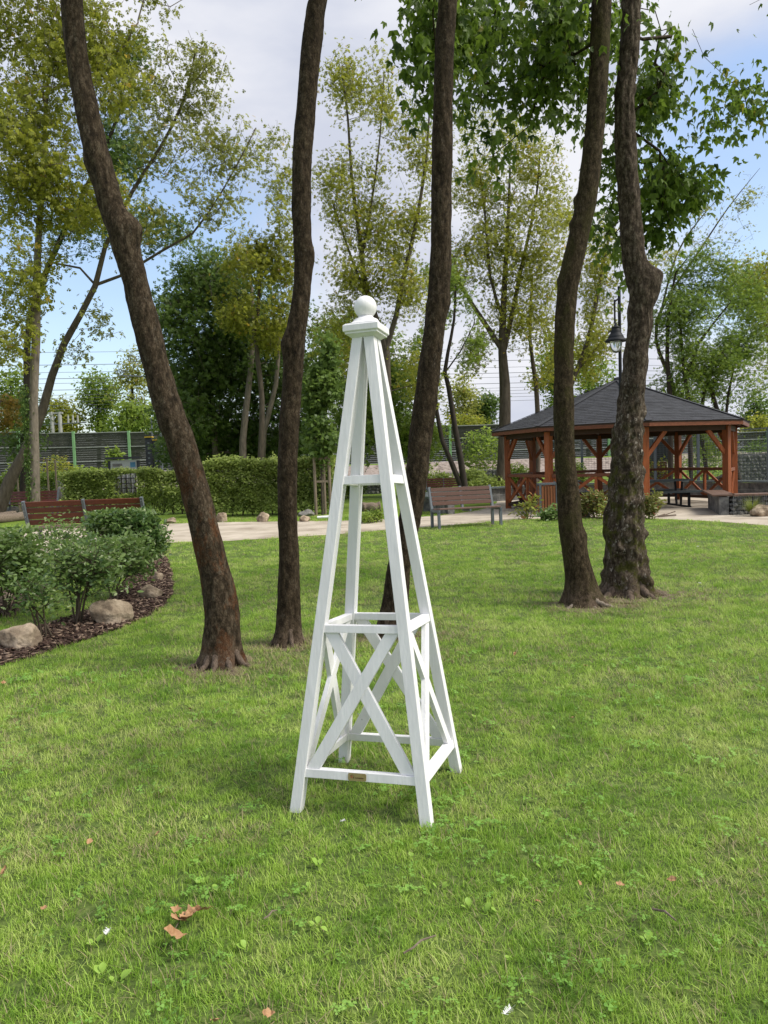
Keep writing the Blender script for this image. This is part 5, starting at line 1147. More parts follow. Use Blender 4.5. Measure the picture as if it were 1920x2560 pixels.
# ================================================================== STAKED YOUNG TREE, LEFT TREE FRAME
yS = G(800, 1288).y; sx0 = Y(803, 1200, yS)
t = tree('young_tree', 'young dark leafed maple held by three wooden stakes beside the obelisk', [(sx0.x, yS, 0, 0.035), (sx0.x + 0.02, yS, 1.8, 0.03), (sx0.x, yS, 3.2, 0.02), (sx0.x + 0.05, yS, 4.4, 0.01)],
     [blob_px(805, 1080, 48, 70, yS, 0.6, 60), blob_px(800, 970, 55, 80, yS, 0.6, 60), blob_px(790, 880, 40, 60, yS, 0.5, 30), blob_px(835, 1020, 30, 60, yS, 0.4, 20)], 5200, 0.15, M['leaf_dark'], M['bark_far'], 71, T=T_MAPLE, spread=0.14, droop=0.8, seg=0.4, shade_mu=0.6)
t = thing('tree_stakes', 'three weathered wooden stakes joined by crossbars around the young tree', 'tree stakes', (sx0.x, yS, 0))
sp_ = [Y(789, 1200, yS), Y(808, 1200, yS), Y(825, 1200, yS)]; zt = Y(800, 1142, yS).z
stk = [Vector((sp_[0].x, yS - 0.25, 0)), Vector((sp_[1].x, yS + 0.35, 0)), Vector((sp_[2].x, yS - 0.2, 0))]
for q in stk: MB().tube([q, q + Vector((0, 0, zt))], 0.045, 8).build('stake', M['stake'], t)
for q, r_ in ((stk[0], stk[2]), (stk[0], stk[1]), (stk[1], stk[2])):
    MB().bar(q + Vector((0, 0, zt - 0.05)), r_ + Vector((0, 0, zt - 0.05)), 0.04, 0.10).build('crossbar', M['stake'], t)
    MB().bar(q + Vector((0, 0, zt - 0.75)), r_ + Vector((0, 0, zt - 0.75)), 0.03, 0.06).build('crossbar', M['stake'], t)
q0, q1 = G(49, 1283), G(66, 1289); t = thing('tree_stakes', 'pale narrow stake frame beside the ivy trunk at the far left', 'tree stakes', q0)
zt = Y(57, 1151, q0.y).z
for q in (q0, Vector((q1.x, q0.y, 0)), Vector((q1.x + 0.12, q0.y + 0.5, 0))): MB().box((q.x, q.y, zt / 2), (0.055, 0.055, zt)).build('stake', M['stake'], t)
MB().box(((q0.x + q1.x) / 2, q0.y, zt), (abs(q1.x - q0.x) + 0.1, 0.05, 0.06)).build('crossbar', M['stake'], t)
# ivy on the left trunk
rg = np.random.default_rng(77); nI = 1500; zz = rg.random(nI) * 4.6; aa = rg.normal(size=nI) * 1.1 + math.pi * 1.05
pI = Y(86, 1262, 27); P = np.stack([pI.x + 0.19 * np.cos(aa) - zz * 0.0, 27 + 0.19 * np.sin(aa), zz], 1) + rg.normal(size=(nI, 3)) * 0.03
d, u = rand_dirs(nI, rg, 1.0)
iv = leaf_mesh('ivy', P, rg.uniform(0.07, 0.13, nI), d, u, T_RH, M['leaf_dark'], None, rg.random(nI) * 0.9); tag(iv, 'dark ivy climbing the pale straight trunk at the left side', 'ivy')

# ================================================================== BOULDERS, LOGS
BG_ = 'garden boulders'
def boulder(label, x0, x1, ytop, ybot, seed, mat='stone', depth=0.8, name='boulder'):
    c = G((x0 + x1) / 2, ybot); y = c.y; w = pxr(x1 - x0, y); h = pxr(ybot - ytop, y) 
    rg = np.random.default_rng(seed); mb = MB(); import bmesh
    bm = bmesh.new(); bmesh.ops.create_icosphere(bm, subdivisions=4, radius=1.0); off = Vector(rg.normal(size=3) * 10); vs = []
    planes = [Vector(rg.normal(size=3)).normalized() for _ in range(9)]
    for v in bm.verts:
        p = v.co.copy(); r_ = 1.0
        for q in planes:
            dd = p.dot(q)
            if dd > 0.001: r_ = min(r_, 0.70 / dd)
        r_ = min(r_, 1.0) * (1 + 0.16 * noise.noise(p * 1.3 + off) + 0.06 * noise.noise(p * 4 + off) + 0.025 * noise.noise(p * 11 + off))
        vs.append(p * r_)
    xs_ = [v.x for v in vs]; zs = [v.z for v in vs]; sx_, sz = w / (max(xs_) - min(xs_)), h * 1.25 / (max(zs) - min(zs))
    cy = c.y + w * depth * 0.4
    vs = [Vector((c.x + v.x * sx_, cy + v.y * sx_ * depth, (v.z - max(zs)) * sz + h * 1.02)) for v in vs]
    mb.add(vs, [tuple(v.index for v in f.verts) for f in bm.faces]); bm.free()
    o = mb.build(name, M[mat], smooth=True, loc=(c.x, cy, 0)); tag(o, label, 'boulder' if name == 'boulder' else 'stone', BG_); return o
boulder('largest pale boulder in the mulch bed, below the shrub stems', 211, 318, 1503, 1568, 301)
boulder('smaller pale boulder at the right end of the mulch bed', 344, 403, 1465, 1502, 302)
boulder('brownish boulder cut off by the left side of the mulch bed', -12, 86, 1566, 1630, 303)
boulder('squarish grey block half hidden under the clipped shrub', 378, 406, 1430, 1458, 304, 'stone')
boulder('small stone behind the sparse shrub in the rear mulch bed', 36, 66, 1455, 1477, 305)
boulder('flat stone at the rear left mulch bed', -8, 32, 1482, 1512, 306)
boulder('low pale stone on the path side behind the clipped shrub', 411, 441, 1294, 1309, 307)
boulder('rounded boulder on the grass strip just right of the leaning trunk', 541, 569, 1282, 1306, 308)
boulder('upright rounded boulder in front of the hedge left of the second trunk', 640, 674, 1280, 1305, 309)
boulder('dark mossy boulder right of the second trunk', 740, 784, 1274, 1292, 310, 'stone_g')
boulder('small round pinkish stone before the dark mossy boulder', 747, 776, 1289, 1305, 311)
boulder('grey boulder beneath the far left bench', 6, 44, 1266, 1290, 312, 'stone_g')
boulder('brown rock beside the ornamental grass at the right side', 1888, 1960, 1262, 1292, 313)
boulder('flat grey stone beside the reddish bush between the right trunks', 1452, 1480, 1284, 1296, 314, 'stone_g')
boulder('pale stone beyond the far bench at left', 44, 76, 1263, 1282, 315)
def log_(label, a, b, r, seed):
    a, b = Vector(a), Vector(b); a.z = b.z = r * 0.8; mb = MB()
    pts = [(a.lerp(b, s) + Vector((0, 0.02 * math.sin(s * 9), 0.01 * math.sin(s * 7))), r * (1 + 0.08 * math.sin(s * 13 + seed))) for s in np.linspace(0, 1, 14)]
    mb.tube([p for p, _ in pts], [q for _, q in pts], 14); o = mb.build('log', M['log'], smooth=True, loc=(a + b) / 2); tag(o, label, 'log', 'logs lying by the path')
log_('old grey log lying on the grass beyond the path, framed by the obelisk', G(905, 1279), G(952, 1277), 0.16, 1)
log_('long split log on the ground below the far left bench', G(-40, 1312), G(66, 1300), 0.16, 2)
log_('second split log behind the long one at the far left', G(-60, 1300), G(40, 1293), 0.13, 3)
o = MB(); c = G(811, 1297); o.tube([(c.x - 0.2, c.y, 0.04), (c.x + 0.2, c.y, 0.05)], 0.045, 12); o = o.build('white_pipe', M['white'], loc=c); tag(o, 'short white pipe lying at the foot of the tree stakes', 'pipe')
# debris at foot of knobbly tree
c = G(1665, 1293); mb = MB(); rg = np.random.default_rng(9)
mb.bar(c + Vector((-0.2, 0.0, 0.03)), c + Vector((0.22, -0.05, 0.05)), 0.08, 0.03); mb.bar(c + Vector((-0.05, 0.1, 0.03)), c + Vector((0.3, 0.2, 0.12)), 0.02, 0.02); mb.bar(c + Vector((-0.3, -0.05, 0.02)), c + Vector((-0.0, 0.08, 0.07)), 0.025, 0.02)
tag(mb.build('bark_piece', M['log'], loc=c), 'broken bark pieces lying at the path edge right of the knobbly trunk', 'bark')

# ================================================================== NEAR SHRUBS (left bed)
SG = 'glossy leaved shrubs in the left bed'
def near_shrub(label, base_px, blobs, nleaf, ls, seed, nstem=9, stem_h=None, sparse=False, T=T_OVAL, lm='leaf_privet', name='garden_shrub', group=SG, shade=0.45, spread=0.07, cat='shrub', yoff=0.0, ztop=None, xmin=None):
    rg = np.random.default_rng(seed); b = G(*base_px); b.y += yoff
    t = thing(name, label, cat, b, group)
    tips = blob_points([blob_px(px, py, rx, ry, b.y + dy, rd, n) for px, py, rx, ry, dy, rd, n in blobs], rg, -0.1, 2.0, seed)
    tips = tips[tips[:, 2] > (0.30 if lm == 'leaf_privet' and name == 'garden_shrub' else 0.05)]
    zlim = Y(base_px[0], ztop, b.y).z if ztop else 99.0; xlim = Y(xmin, 1300, b.y).x if xmin else -99.0
    tips = tips[(tips[:, 2] < zlim) & (tips[:, 0] > xlim)]
    mb = MB(); ends = []
    order = rg.permutation(len(tips)); ns = max(3, nstem); roots_ = [Vector((b.x + rg.normal() * 0.035, b.y + rg.normal() * 0.03, 0)) for _ in range(ns)]
    mains = [Vector(tips[order[i]]) for i in range(ns)]
    nodes = []
    for r_, m in zip(roots_, mains):
        mid = r_.lerp(m, 0.5) + Vector((0, 0, 0.06)); 
        path = [r_, r_.lerp(mid, 0.5) + Vector((0, 0, 0.03)), mid, mid.lerp(m, 0.5) + Vector((0, 0, 0.01)), m]; mb.tube(path, [0.011, 0.009, 0.007, 0.005, 0.003], 5, cap=False)
        nodes += [mid, mid.lerp(m, 0.5), r_.lerp(mid, 0.6)]
    NA = np.array(nodes)
    for k in order[ns:]:
        p = tips[k]; dv = np.linalg.norm(NA - p, axis=1) + 0.8 * np.maximum(0, NA[:, 2] - p[2] + 0.02); a = Vector(NA[int(np.argmin(dv))]); p = Vector(p)
        mb.tube([a, a.lerp(p, 0.5) + Vector((0, 0, 0.02)), p], [0.004, 0.003, 0.002], 3, cap=False)
    mb.build('stem', M['stem'], t, smooth=True)
    per = max(1, nleaf // len(tips)); idx = np.repeat(np.arange(len(tips)), per)
    P = tips[idx] + rg.normal(size=(len(idx), 3)) * spread
    P[:, 2] = np.where(P[:, 2] > zlim, zlim - np.abs(rg.normal(size=len(P))) * 0.04, P[:, 2]); P[:, 0] = np.maximum(P[:, 0], xlim)
    d, u = rand_dirs(len(P), rg, -0.25, 0.9)
    c0 = np.array([noise.noise(Vector(q * 3.0)) for q in tips])
    sh = np.clip(shade + c0[idx] * 0.5 + rg.normal(size=len(P)) * 0.2, 0, 0.93); sh = np.where(rg.random(len(P)) < 0.06, 1.0, sh)
    leaf_mesh('foliage', P, ls * rg.uniform(0.6, 1.25, len(P)), d, u, T, M[lm], t, sh)
    return t
near_shrub('many stemmed glossy shrub rising behind the largest pale boulder', (200, 1562), [(215, 1400, 95, 60, 0.1, 0.35, 150), (160, 1450, 50, 50, 0, 0.3, 40), (260, 1430, 50, 60, 0.1, 0.3, 50)], 2300, 0.062, 401, ztop=1350)
near_shrub('bushy green shrub between the two pale boulders', (287, 1502), [(310, 1400, 75, 65, 0.2, 0.4, 170), (330, 1450, 50, 40, 0.1, 0.3, 60), (270, 1370, 60, 30, 0.2, 0.3, 50)], 2700, 0.066, 402, shade=0.5, ztop=1345)
near_shrub('dense clipped dark shrub hiding the right end of the long bench', (345, 1440), [(305, 1305, 100, 38, 0.3, 0.5, 260), (355, 1345, 60, 55, 0.2, 0.5, 180), (385, 1410, 30, 50, 0.1, 0.4, 80)], 9000, 0.075, 403, shade=0.3, spread=0.05, nstem=12, ztop=1278, xmin=207)
near_shrub('large pale green shrub at the left side in front of the long bench', (20, 1545), [(20, 1380, 80, 70, 0.2, 0.5, 200), (60, 1420, 60, 70, 0.1, 0.4, 120), (-40, 1440, 80, 90, 0.1, 0.5, 130), (10, 1470, 60, 50, 0, 0.3, 60)], 5200, 0.066, 404, shade=0.6, ztop=1325)
near_shrub('sparse thin stemmed shrub before the mulch, nearest the brownish boulder', (112, 1598), [(80, 1480, 50, 60, 0.0, 0.2, 30), (120, 1500, 40, 60, 0, 0.2, 26), (60, 1540, 30, 30, 0, 0.15, 10), (100, 1560, 24, 24, 0, 0.1, 8)], 620, 0.058, 405, nstem=6)
near_shrub('wispy young shoots standing up in front of the long bench seat', (150, 1470), [(130, 1330, 55, 30, 0.0, 0.25, 30), (180, 1350, 60, 30, 0.0, 0.25, 30), (150, 1380, 70, 30, 0, 0.25, 30)], 1000, 0.06, 406, nstem=8, shade=0.6)
near_shrub('low twiggy evergreen by the path beyond the obelisk legs', (930, 1308), [(930, 1292, 32, 14, 0.1, 0.3, 60)], 1200, 0.07, 407, nstem=6, lm='leaf_mid', group=None)
# plants by the gazebo
near_shrub('pale yellowish branching plant left of the square bin', (1322, 1298), [(1318, 1268, 26, 20, 0, 0.15, 26), (1340, 1256, 12, 12, 0, 0.1, 8), (1300, 1284, 20, 10, 0, 0.15, 12)], 220, 0.13, 408, nstem=5, lm='leaf_lime', name='border_plant', group='border plants before the gazebo', cat='plant')
near_shrub('dark leaved low plant with pale edged tips at the foot of the curved trunk', (1368, 1302), [(1362, 1288, 22, 12, 0, 0.2, 40), (1388, 1284, 14, 12, 0, 0.15, 20)], 420, 0.12, 409, nstem=5, lm='leaf_privet', name='border_plant', group='border plants before the gazebo', cat='plant')
near_shrub('reddish yellow leaved bush between the curved and the knobbly trunk', (1488, 1295), [(1488, 1258, 36, 28, 0, 0.3, 90), (1465, 1275, 22, 18, 0, 0.2, 30)], 1700, 0.095, 410, nstem=8, lm='leaf_red', name='border_plant', group='border plants before the gazebo', cat='plant')
near_shrub('bright lime sprig leaning against the left side of the knobbly trunk', (1516, 1298), [(1514, 1280, 16, 18, 0, 0.15, 22)], 260, 0.09, 411, nstem=4, lm='leaf_lime', name='border_plant', group='border plants before the gazebo', cat='plant')
near_shrub('yellow and pink leaved bush right of the knobbly trunk', (1625, 1298), [(1622, 1262, 22, 34, 0, 0.25, 60), (1640, 1248, 12, 14, 0, 0.15, 16)], 760, 0.10, 412, nstem=6, lm='leaf_red', name='border_plant', group='border plants before the gazebo', cat='plant', shade=0.7)
# ornamental grass
c = G(1882, 1290); rg = np.random.default_rng(21); n = 420; Vv, Ff = [], []
for k in range(n):
    a = rg.random() * 6.283; ln = rg.uniform(0.3, 0.62); out = rg.uniform(0.1, 0.42); b0 = np.array([c.x + math.cos(a) * 0.04, c.y + math.sin(a) * 0.04, 0]); dr = np.array([math.cos(a), math.sin(a), 0]); sd = np.array([-dr[1], dr[0], 0]) * 0.004
    base = len(Vv)
    for s in (0, 0.35, 0.7, 1.0):
        p = b0 + dr * out * s ** 1.6 + np.array([0, 0, ln * (s - 0.38 * s ** 3 * (out / 0.3))]); w = 1 - s * 0.85; Vv += [p - sd * w, p + sd * w]
    Ff += [[base, base + 1, base + 3, base + 2], [base + 2, base + 3, base + 5, base + 4], [base + 4, base + 5, base + 7, base + 6]]
o = np_mesh('ornamental_grass', np.array(Vv), np.array(Ff), M['leaf_lime'], None, np.repeat(rg.random(n) * 0.6, 3)); tag(o, 'fountain shaped ornamental grass before the gabion seat wall', 'plant')

# ================================================================== MULCH CHIPS
def scatter_poly(poly, n, rg):
    P = np.array(poly); lo, hi = P.min(0), P.max(0); q = lo + (hi - lo) * rg.random((n * 3, 2)); k = inside(poly, q[:, 0], q[:, 1]); return q[k][:n]
rg = np.random.default_rng(31)
for poly, n in ((bed1_w, 9000), (bed2_w, 3000)):
    q = scatter_poly(poly, n, rg); q = q[(q[:, 0] > -4.5)]
    for mat, sel in (('chip_a', rg.random(len(q)) < 0.78), ('chip_b', None)):
        pass
    r_ = rg.random(len(q)) < 0.72
    for mat, kk in (('chip_a', r_), ('chip_b', ~r_)):
        qq = q[kk]; m = len(qq); P = np.stack([qq[:, 0], qq[:, 1], 0.012 + rg.random(m) * 0.03], 1)
        d = rg.normal(size=(m, 3)); d[:, 2] *= 0.25; u = rg.normal(size=(m, 3)) * 0.35; u[:, 2] += 1
        Tc = (np.array([[x, y, z] for z in (-0.07, 0.07) for x, y in ((-.5, -.16), (.5, -.10), (.42, .14), (-.44, .18))], float), np.array([[3, 2, 1, 0], [4, 5, 6, 7], [0, 1, 5, 4], [1, 2, 6, 5], [2, 3, 7, 6], [3, 0, 4, 7]]))
        o = leaf_mesh('bark_mulch', P, rg.uniform(0.02, 0.075, m), d, u, Tc, M[mat], None, rg.random(m)); tag(o, 'loose brown bark chips covering the bed' if mat == 'chip_a' else 'paler wood splinters among the bark chips', 'bark mulch', kind='stuff')

# ================================================================== LAWN BLADES
lib = bpy.data.collections.new('lawn_tufts')
def blades(name, n, hlo, hhi, rad, w, seed, mat, lean=0.5, seg=3):
    rg = np.random.default_rng(seed); Vv, Ff = [], []
    for k in range(n):
        a = rg.random() * 6.283; r_ = rad * math.sqrt(rg.random()); b0 = np.array([math.cos(a) * r_, math.sin(a) * r_, -0.004]); h = rg.uniform(hlo, hhi)
        a2 = rg.random() * 6.283; dr = np.array([math.cos(a2), math.sin(a2), 0]); sd = np.array([-dr[1], dr[0], 0]) * w * rg.uniform(0.7, 1.3); ln = abs(rg.normal()) * lean * h; base = len(Vv)
        for i in range(seg + 1):
            s = i / seg; p = b0 + dr * ln * s ** 1.7 + np.array([0, 0, h * (s - 0.12 * s * s)]); ww = (1 - s ** 1.5 * 0.9); Vv += [p - sd * ww, p + sd * ww]
        for i in range(seg): Ff.append([base + 2 * i, base + 2 * i + 1, base + 2 * i + 3, base + 2 * i + 2])
    V = np.array(Vv); F = np.array(Ff); me = bpy.data.meshes.new(name); me.from_pydata(V.tolist(), [], F.tolist()); me.update(); me.materials.append(mat)
    o = bpy.data.objects.new(name, me); lib.objects.link(o); return o
for i in range(7): blades(f'tuft_{chr(97 + i)}', 20, 0.012, 0.031 + 0.004 * (i % 3), 0.034, 0.0014, 500 + i, M['blade'], 0.7)
blades('tuft_h', 16, 0.025, 0.05, 0.03, 0.0015, 508, M['blade'], 0.6)
blades('tuft_i', 9, 0.02, 0.05, 0.035, 0.0014, 509, M['straw'], 1.0)
def clover(name, seed):
    rg = np.random.default_rng(seed); Vv, Ff = [], []
    for k in range(7):
        x, y = rg.normal(size=2) * 0.022; z = rg.uniform(0.02, 0.042); s = rg.uniform(0.006, 0.011); a0 = rg.random() * 6.28; tl = rg.normal(size=2) * 0.25
        for j in range(3):
            a = a0 + j * 2.094; base = len(Vv)
            for (u, v) in ((0, 0), (0.7, -0.55), (1.15, -0.45), (1.2, 0.0), (1.15, 0.45), (0.7, 0.55)):
                X = (u * math.cos(a) - v * math.sin(a)) * s; Yy = (u * math.sin(a) + v * math.cos(a)) * s; Vv.append((x + X, y + Yy, z + X * tl[0] + Yy * tl[1] + 0.1 * s * abs(v)))
            Ff.append([base + i for i in range(6)])
    me = bpy.data.meshes.new(name); me.from_pydata(Vv, [], Ff); me.update(); me.materials.append(M['clover']); o = bpy.data.objects.new(name, me); lib.objects.link(o)
clover('tuft_j', 510); clover('tuft_k', 511)
rg = np.random.default_rng(41)
chunks = []
for (d0, d1, dens, sc) in ((1.0, 3.2, 1500, 1.0), (3.2, 5.0, 1050, 1.05), (5.0, 8.0, 560, 1.25), (8.0, 13.0, 260, 1.6), (13.0, 24.0, 90, 2.3)):
    hw_ = 0.68 * d1 + 0.8; area = (d1 - d0) * 2 * hw_; n = int(area * dens)
    X = rg.uniform(-hw_, hw_, n); Yy = rg.uniform(d0, d1, n); k = np.abs(X) < 0.62 * Yy + 0.8
    X, Yy = X[k], Yy[k]; chunks.append(np.stack([X, Yy, np.full(len(X), sc)], 1))
A = np.concatenate(chunks)
bad = inside(path_poly, A[:, 0] + rg.normal(size=len(A)) * 0.07, A[:, 1] + rg.normal(size=len(A)) * 0.14) | inside(bed1_w, A[:, 0], A[:, 1]) | inside(bed2_w, A[:, 0], A[:, 1])
for (px, py, r0) in ((551, 1663, 0.16), (717, 1612, 0.12), (980, 1592, 0.14), (1455, 1512, 0.22), (1566, 1486, 0.30)):
    g_ = G(px, py); dd = np.hypot(A[:, 0] - g_.x, (A[:, 1] - g_.y)); nzv = rg.random(len(A)); bad |= (dd < r0) | ((dd < r0 * 1.9) & (nzv < 0.65 * (1 - (dd - r0) / (r0 * 0.9))))
A = A[~bad]
cl = np.array([noise.noise(Vector((x * 2.2, y * 2.2, 3.0))) for x, y in A[:, :2]])
typ = rg.integers(0, 7, len(A)); rr_ = rg.random(len(A))
dry = np.array([noise.noise(Vector((x * 1.1, y * 1.1, 13.0))) for x, y in A[:, :2]])
typ = np.where(rr_ < 0.05 + 0.10 * (cl > 0.1), 7, typ)
typ = np.where((rr_ > 0.92 - 0.14 * (dry > 0.2)), 8, typ)
for (px, py, r0) in ((551, 1663, 0.75), (717, 1612, 0.65), (980, 1592, 0.75), (1475, 1512, 0.85), (1566, 1486, 0.85)):
    g_ = G(px, py); dd = np.hypot(A[:, 0] - g_.x - 0.15, A[:, 1] - g_.y + 0.05) / r0; typ = np.where(rg.random(len(A)) < 0.75 * np.clip(1.1 - dd, 0, 1), 8, typ)
typ = np.where((rr_ > 0.45) & (rr_ < 0.45 + 0.02 + 0.07 * (cl > 0.22)), 9 + (rg.random(len(A)) < 0.5), typ)
typ = np.where((typ >= 9) & ((A[:, 1] > 6.0) | (rg.random(len(A)) < 0.35)), rg.integers(0, 7, len(A)), typ)
me = bpy.data.meshes.new('grass'); me.vertices.add(len(A)); zz = np.zeros(len(A))
me.vertices.foreach_set('co', np.stack([A[:, 0], A[:, 1], zz], 1).astype(np.float32).ravel())
hs = A[:, 2] * rg.uniform(0.75, 1.25, len(A)); hv = np.minimum(A[:, 2], 1.35) * rg.uniform(0.8, 1.2, len(A)) * (1 + 0.35 * cl)
a1 = me.attributes.new('tsc', 'FLOAT_VECTOR', 'POINT'); a1.data.foreach_set('vector', np.stack([hs, hs, hv], 1).astype(np.float32).ravel())
a2 = me.attributes.new('trot', 'FLOAT_VECTOR', 'POINT'); a2.data.foreach_set('vector', np.stack([rg.normal(size=len(A)) * 0.12, rg.normal(size=len(A)) * 0.12, rg.random(len(A)) * 6.283], 1).astype(np.float32).ravel())
a3 = me.attributes.new('tidx', 'INT', 'POINT'); a3.data.foreach_set('value', typ.astype(np.int32))
go = bpy.data.objects.new('grass', me); C.objects.link(go); tag(go, 'short green lawn grass with clover', 'grass', kind='stuff')
ng = bpy.data.node_groups.new('lawn', 'GeometryNodeTree'); ng.interface.new_socket('Geometry', in_out='INPUT', socket_type='NodeSocketGeometry'); ng.interface.new_socket('Geometry', in_out='OUTPUT', socket_type='NodeSocketGeometry')
gi, gq = ng.nodes.new('NodeGroupInput'), ng.nodes.new('NodeGroupOutput'); ip = ng.nodes.new('GeometryNodeInstanceOnPoints'); ci = ng.nodes.new('GeometryNodeCollectionInfo')
ci.inputs['Collection'].default_value = lib; ci.inputs['Separate Children'].default_value = True; ci.inputs['Reset Children'].default_value = True
def nattr(nm, tp):
    q = ng.nodes.new('GeometryNodeInputNamedAttribute'); q.data_type = tp; q.inputs['Name'].default_value = nm; return q
ip.inputs['Pick Instance'].default_value = True
m2p = ng.nodes.new('GeometryNodeMeshToPoints')
ng.links.new(gi.outputs[0], m2p.inputs['Mesh']); ng.links.new(m2p.outputs[0], ip.inputs['Points']); ng.links.new(ci.outputs[0], ip.inputs['Instance'])
q = nattr('tidx', 'INT'); ng.links.new(q.outputs['Attribute'], ip.inputs['Instance Index'])
q = nattr('trot', 'FLOAT_VECTOR'); ng.links.new(q.outputs['Attribute'], ip.inputs['Rotation'])
q = nattr('tsc', 'FLOAT_VECTOR'); ng.links.new(q.outputs['Attribute'], ip.inputs['Scale'])
ng.links.new(ip.outputs[0], gq.inputs[0]); go.modifiers.new('lawn', 'NODES').node_group = ng
# bare soil rings round the trunks
for i, (px, py, r0) in enumerate(((556, 1668, 0.27), (717, 1614, 0.21), (985, 1592, 0.24), (1462, 1514, 0.36), (1575, 1488, 0.46))):
    g_ = G(px, py); pts = []
    for k in range(28):
        a = 2 * math.pi * k / 28; r_ = r0 * (1 + 0.8 * noise.noise(Vector((math.cos(a) * 1.5 + i * 5, math.sin(a) * 1.5, 0)))); pts.append((g_.x + math.cos(a) * r_ * 1.15, g_.y + math.sin(a) * r_))
    poly_sheet('bare_soil', pts, 0.004, M['bare'])
# exposed roots of the curved maple
t = [o for o in C.objects if o.get('label', '').startswith('curved maple')][0]
for P_, r_ in (([(0.05, -0.09, 0.17), (0.11, -0.15, 0.06), (0.20, -0.20, 0.022), (0.31, -0.22, -0.012)], 0.034), ([(0.02, -0.10, 0.14), (0.05, -0.16, 0.035), (0.09, -0.21, -0.01)], 0.026), ([(-0.07, -0.09, 0.12), (-0.13, -0.15, 0.03), (-0.20, -0.19, -0.01)], 0.028)):
    q_ = interp_path([(stD[1][0] + x, yD + y, z, r_ * (1 - 0.22 * i)) for i, (x, y, z) in enumerate(P_)], 0.02)
    MB().tube([a + Vector((0, 0, 0.004 * math.sin(k * 1.7))) for k, (a, b) in enumerate(q_)], [b * (1 + 0.12 * math.sin(k * 2.3)) for k, (a, b) in enumerate(q_)], 9).build('root', M['root'], t, smooth=True)

def base_roots(start, st, y, angs, r, mat):
    t = [o for o in C.objects if o.get('label', '').startswith(start)][0]; cx, rr0 = st[1][0], st[1][3]
    for k, a in enumerate(angs):
        ca, sa = math.cos(R(a)), math.sin(R(a)); P_ = [(rr0 * 0.75, 0.15), (rr0 * 1.12, 0.06), (rr0 * 1.45, 0.022), (rr0 * 2.0, -0.015)]
        q_ = interp_path([(cx + ca * d, y + sa * d, z, r * (1 - 0.2 * i)) for i, (d, z) in enumerate(P_)], 0.02)
        MB().tube([p + Vector((0, 0, 0.006 * math.sin(j * 1.3 + k))) for j, (p, b) in enumerate(q_)], [b * (1 + 0.15 * math.sin(j * 2.1 + k)) for j, (p, b) in enumerate(q_)], 9).build('root', mat, t, smooth=True)
M['root_brown'] = mat_noise('brown root bark', [(0.055, 0.040, 0.028), (0.17, 0.125, 0.095)], 14, 0.9, 0.6, (4, 4, 1.2))
base_roots('leaning maple', stA, yA, (-60, -95, -20, 200, 240), 0.034, M['root_brown'])
base_roots('slender brown', stB, yB, (-70, -120, 0, 190), 0.026, M['root_brown'])
base_roots('upright maple', stC, yC, (-60, -110, -10, 185), 0.038, M['root_brown'])
base_roots('knobbly mossy', stE, yE, (-25, -60, -100, -145, 190, 5), 0.06, M['root_brown'])
# ================================================================== SMALL THINGS ON THE LAWN
def dry_leaf_mesh(s, seed):
    rg = np.random.default_rng(seed); n = 7; mb = MB(); vs = []
    for i in range(n + 1):
        u = i / n; w = 0.36 * math.sin(math.pi * min(1, u * 1.05 + 0.02)) ** 0.8 * (1 - 0.25 * u) * (1 + 0.25 * math.sin(u * 17 + seed))
        curl = 0.28 * (u - 0.5) ** 2 + 0.06 * rg.normal()
        vs += [Vector(((u - 0.5) * s, -w * s, (curl + 0.35 * w) * s)), Vector(((u - 0.5) * s, 0, (curl - 0.02) * s)), Vector(((u - 0.5) * s, w * s, (curl + 0.25 * w) * s))]
    fs = []
    for i in range(n):
        a = 3 * i; fs += [(a, a + 3, a + 4, a + 1), (a + 1, a + 4, a + 5, a + 2)]
    return vs, fs
def dry_leaf(label, px, py, s, seed, rz=None, parent=None, z=0.036, group='dry leaves fallen on the lawn'):
    s *= 1.05 if parent is not None else 0.72
    rg = np.random.default_rng(seed + 900); c = G(px, py, z); vs, fs = dry_leaf_mesh(s, seed)
    Mr = Matrix.Rotation(rg.random() * 6.28 if rz is None else rz, 3, 'Z') @ Matrix.Rotation(rg.normal() * 0.35, 3, 'X') @ Matrix.Rotation(rg.normal() * 0.3, 3, 'Y')
    mb = MB().add([Mr @ v + c for v in vs], fs)
    if parent is not None: return mb.build('leaf', M['dry_leaf'], parent)
    o = mb.build('fallen_leaf', M['dry_leaf'], loc=c); return tag(o, label, 'leaf', group)
c = G(465, 2290); tw = thing('dry_leaf_twig', 'fallen twig with a cluster of curled tan dry leaves on the near lawn', 'dry twig', (c.x, c.y, 0))
for i, (px, py, s, rz) in enumerate(((436, 2333, 0.075, 0.3), (448, 2298, 0.075, 1.0), (464, 2290, 0.07, 1.9), (440, 2272, 0.05, 1.6), (484, 2278, 0.06, 0.9), (512, 2272, 0.055, 0.5))): dry_leaf('', px, py, s, 600 + i, rz, tw, z=0.05)
MB().tube([G(436, 2325, 0.045), G(455, 2290, 0.05), G(485, 2273, 0.05), G(518, 2268, 0.05)], 0.0018, 5).build('twig', M['stem'], tw)
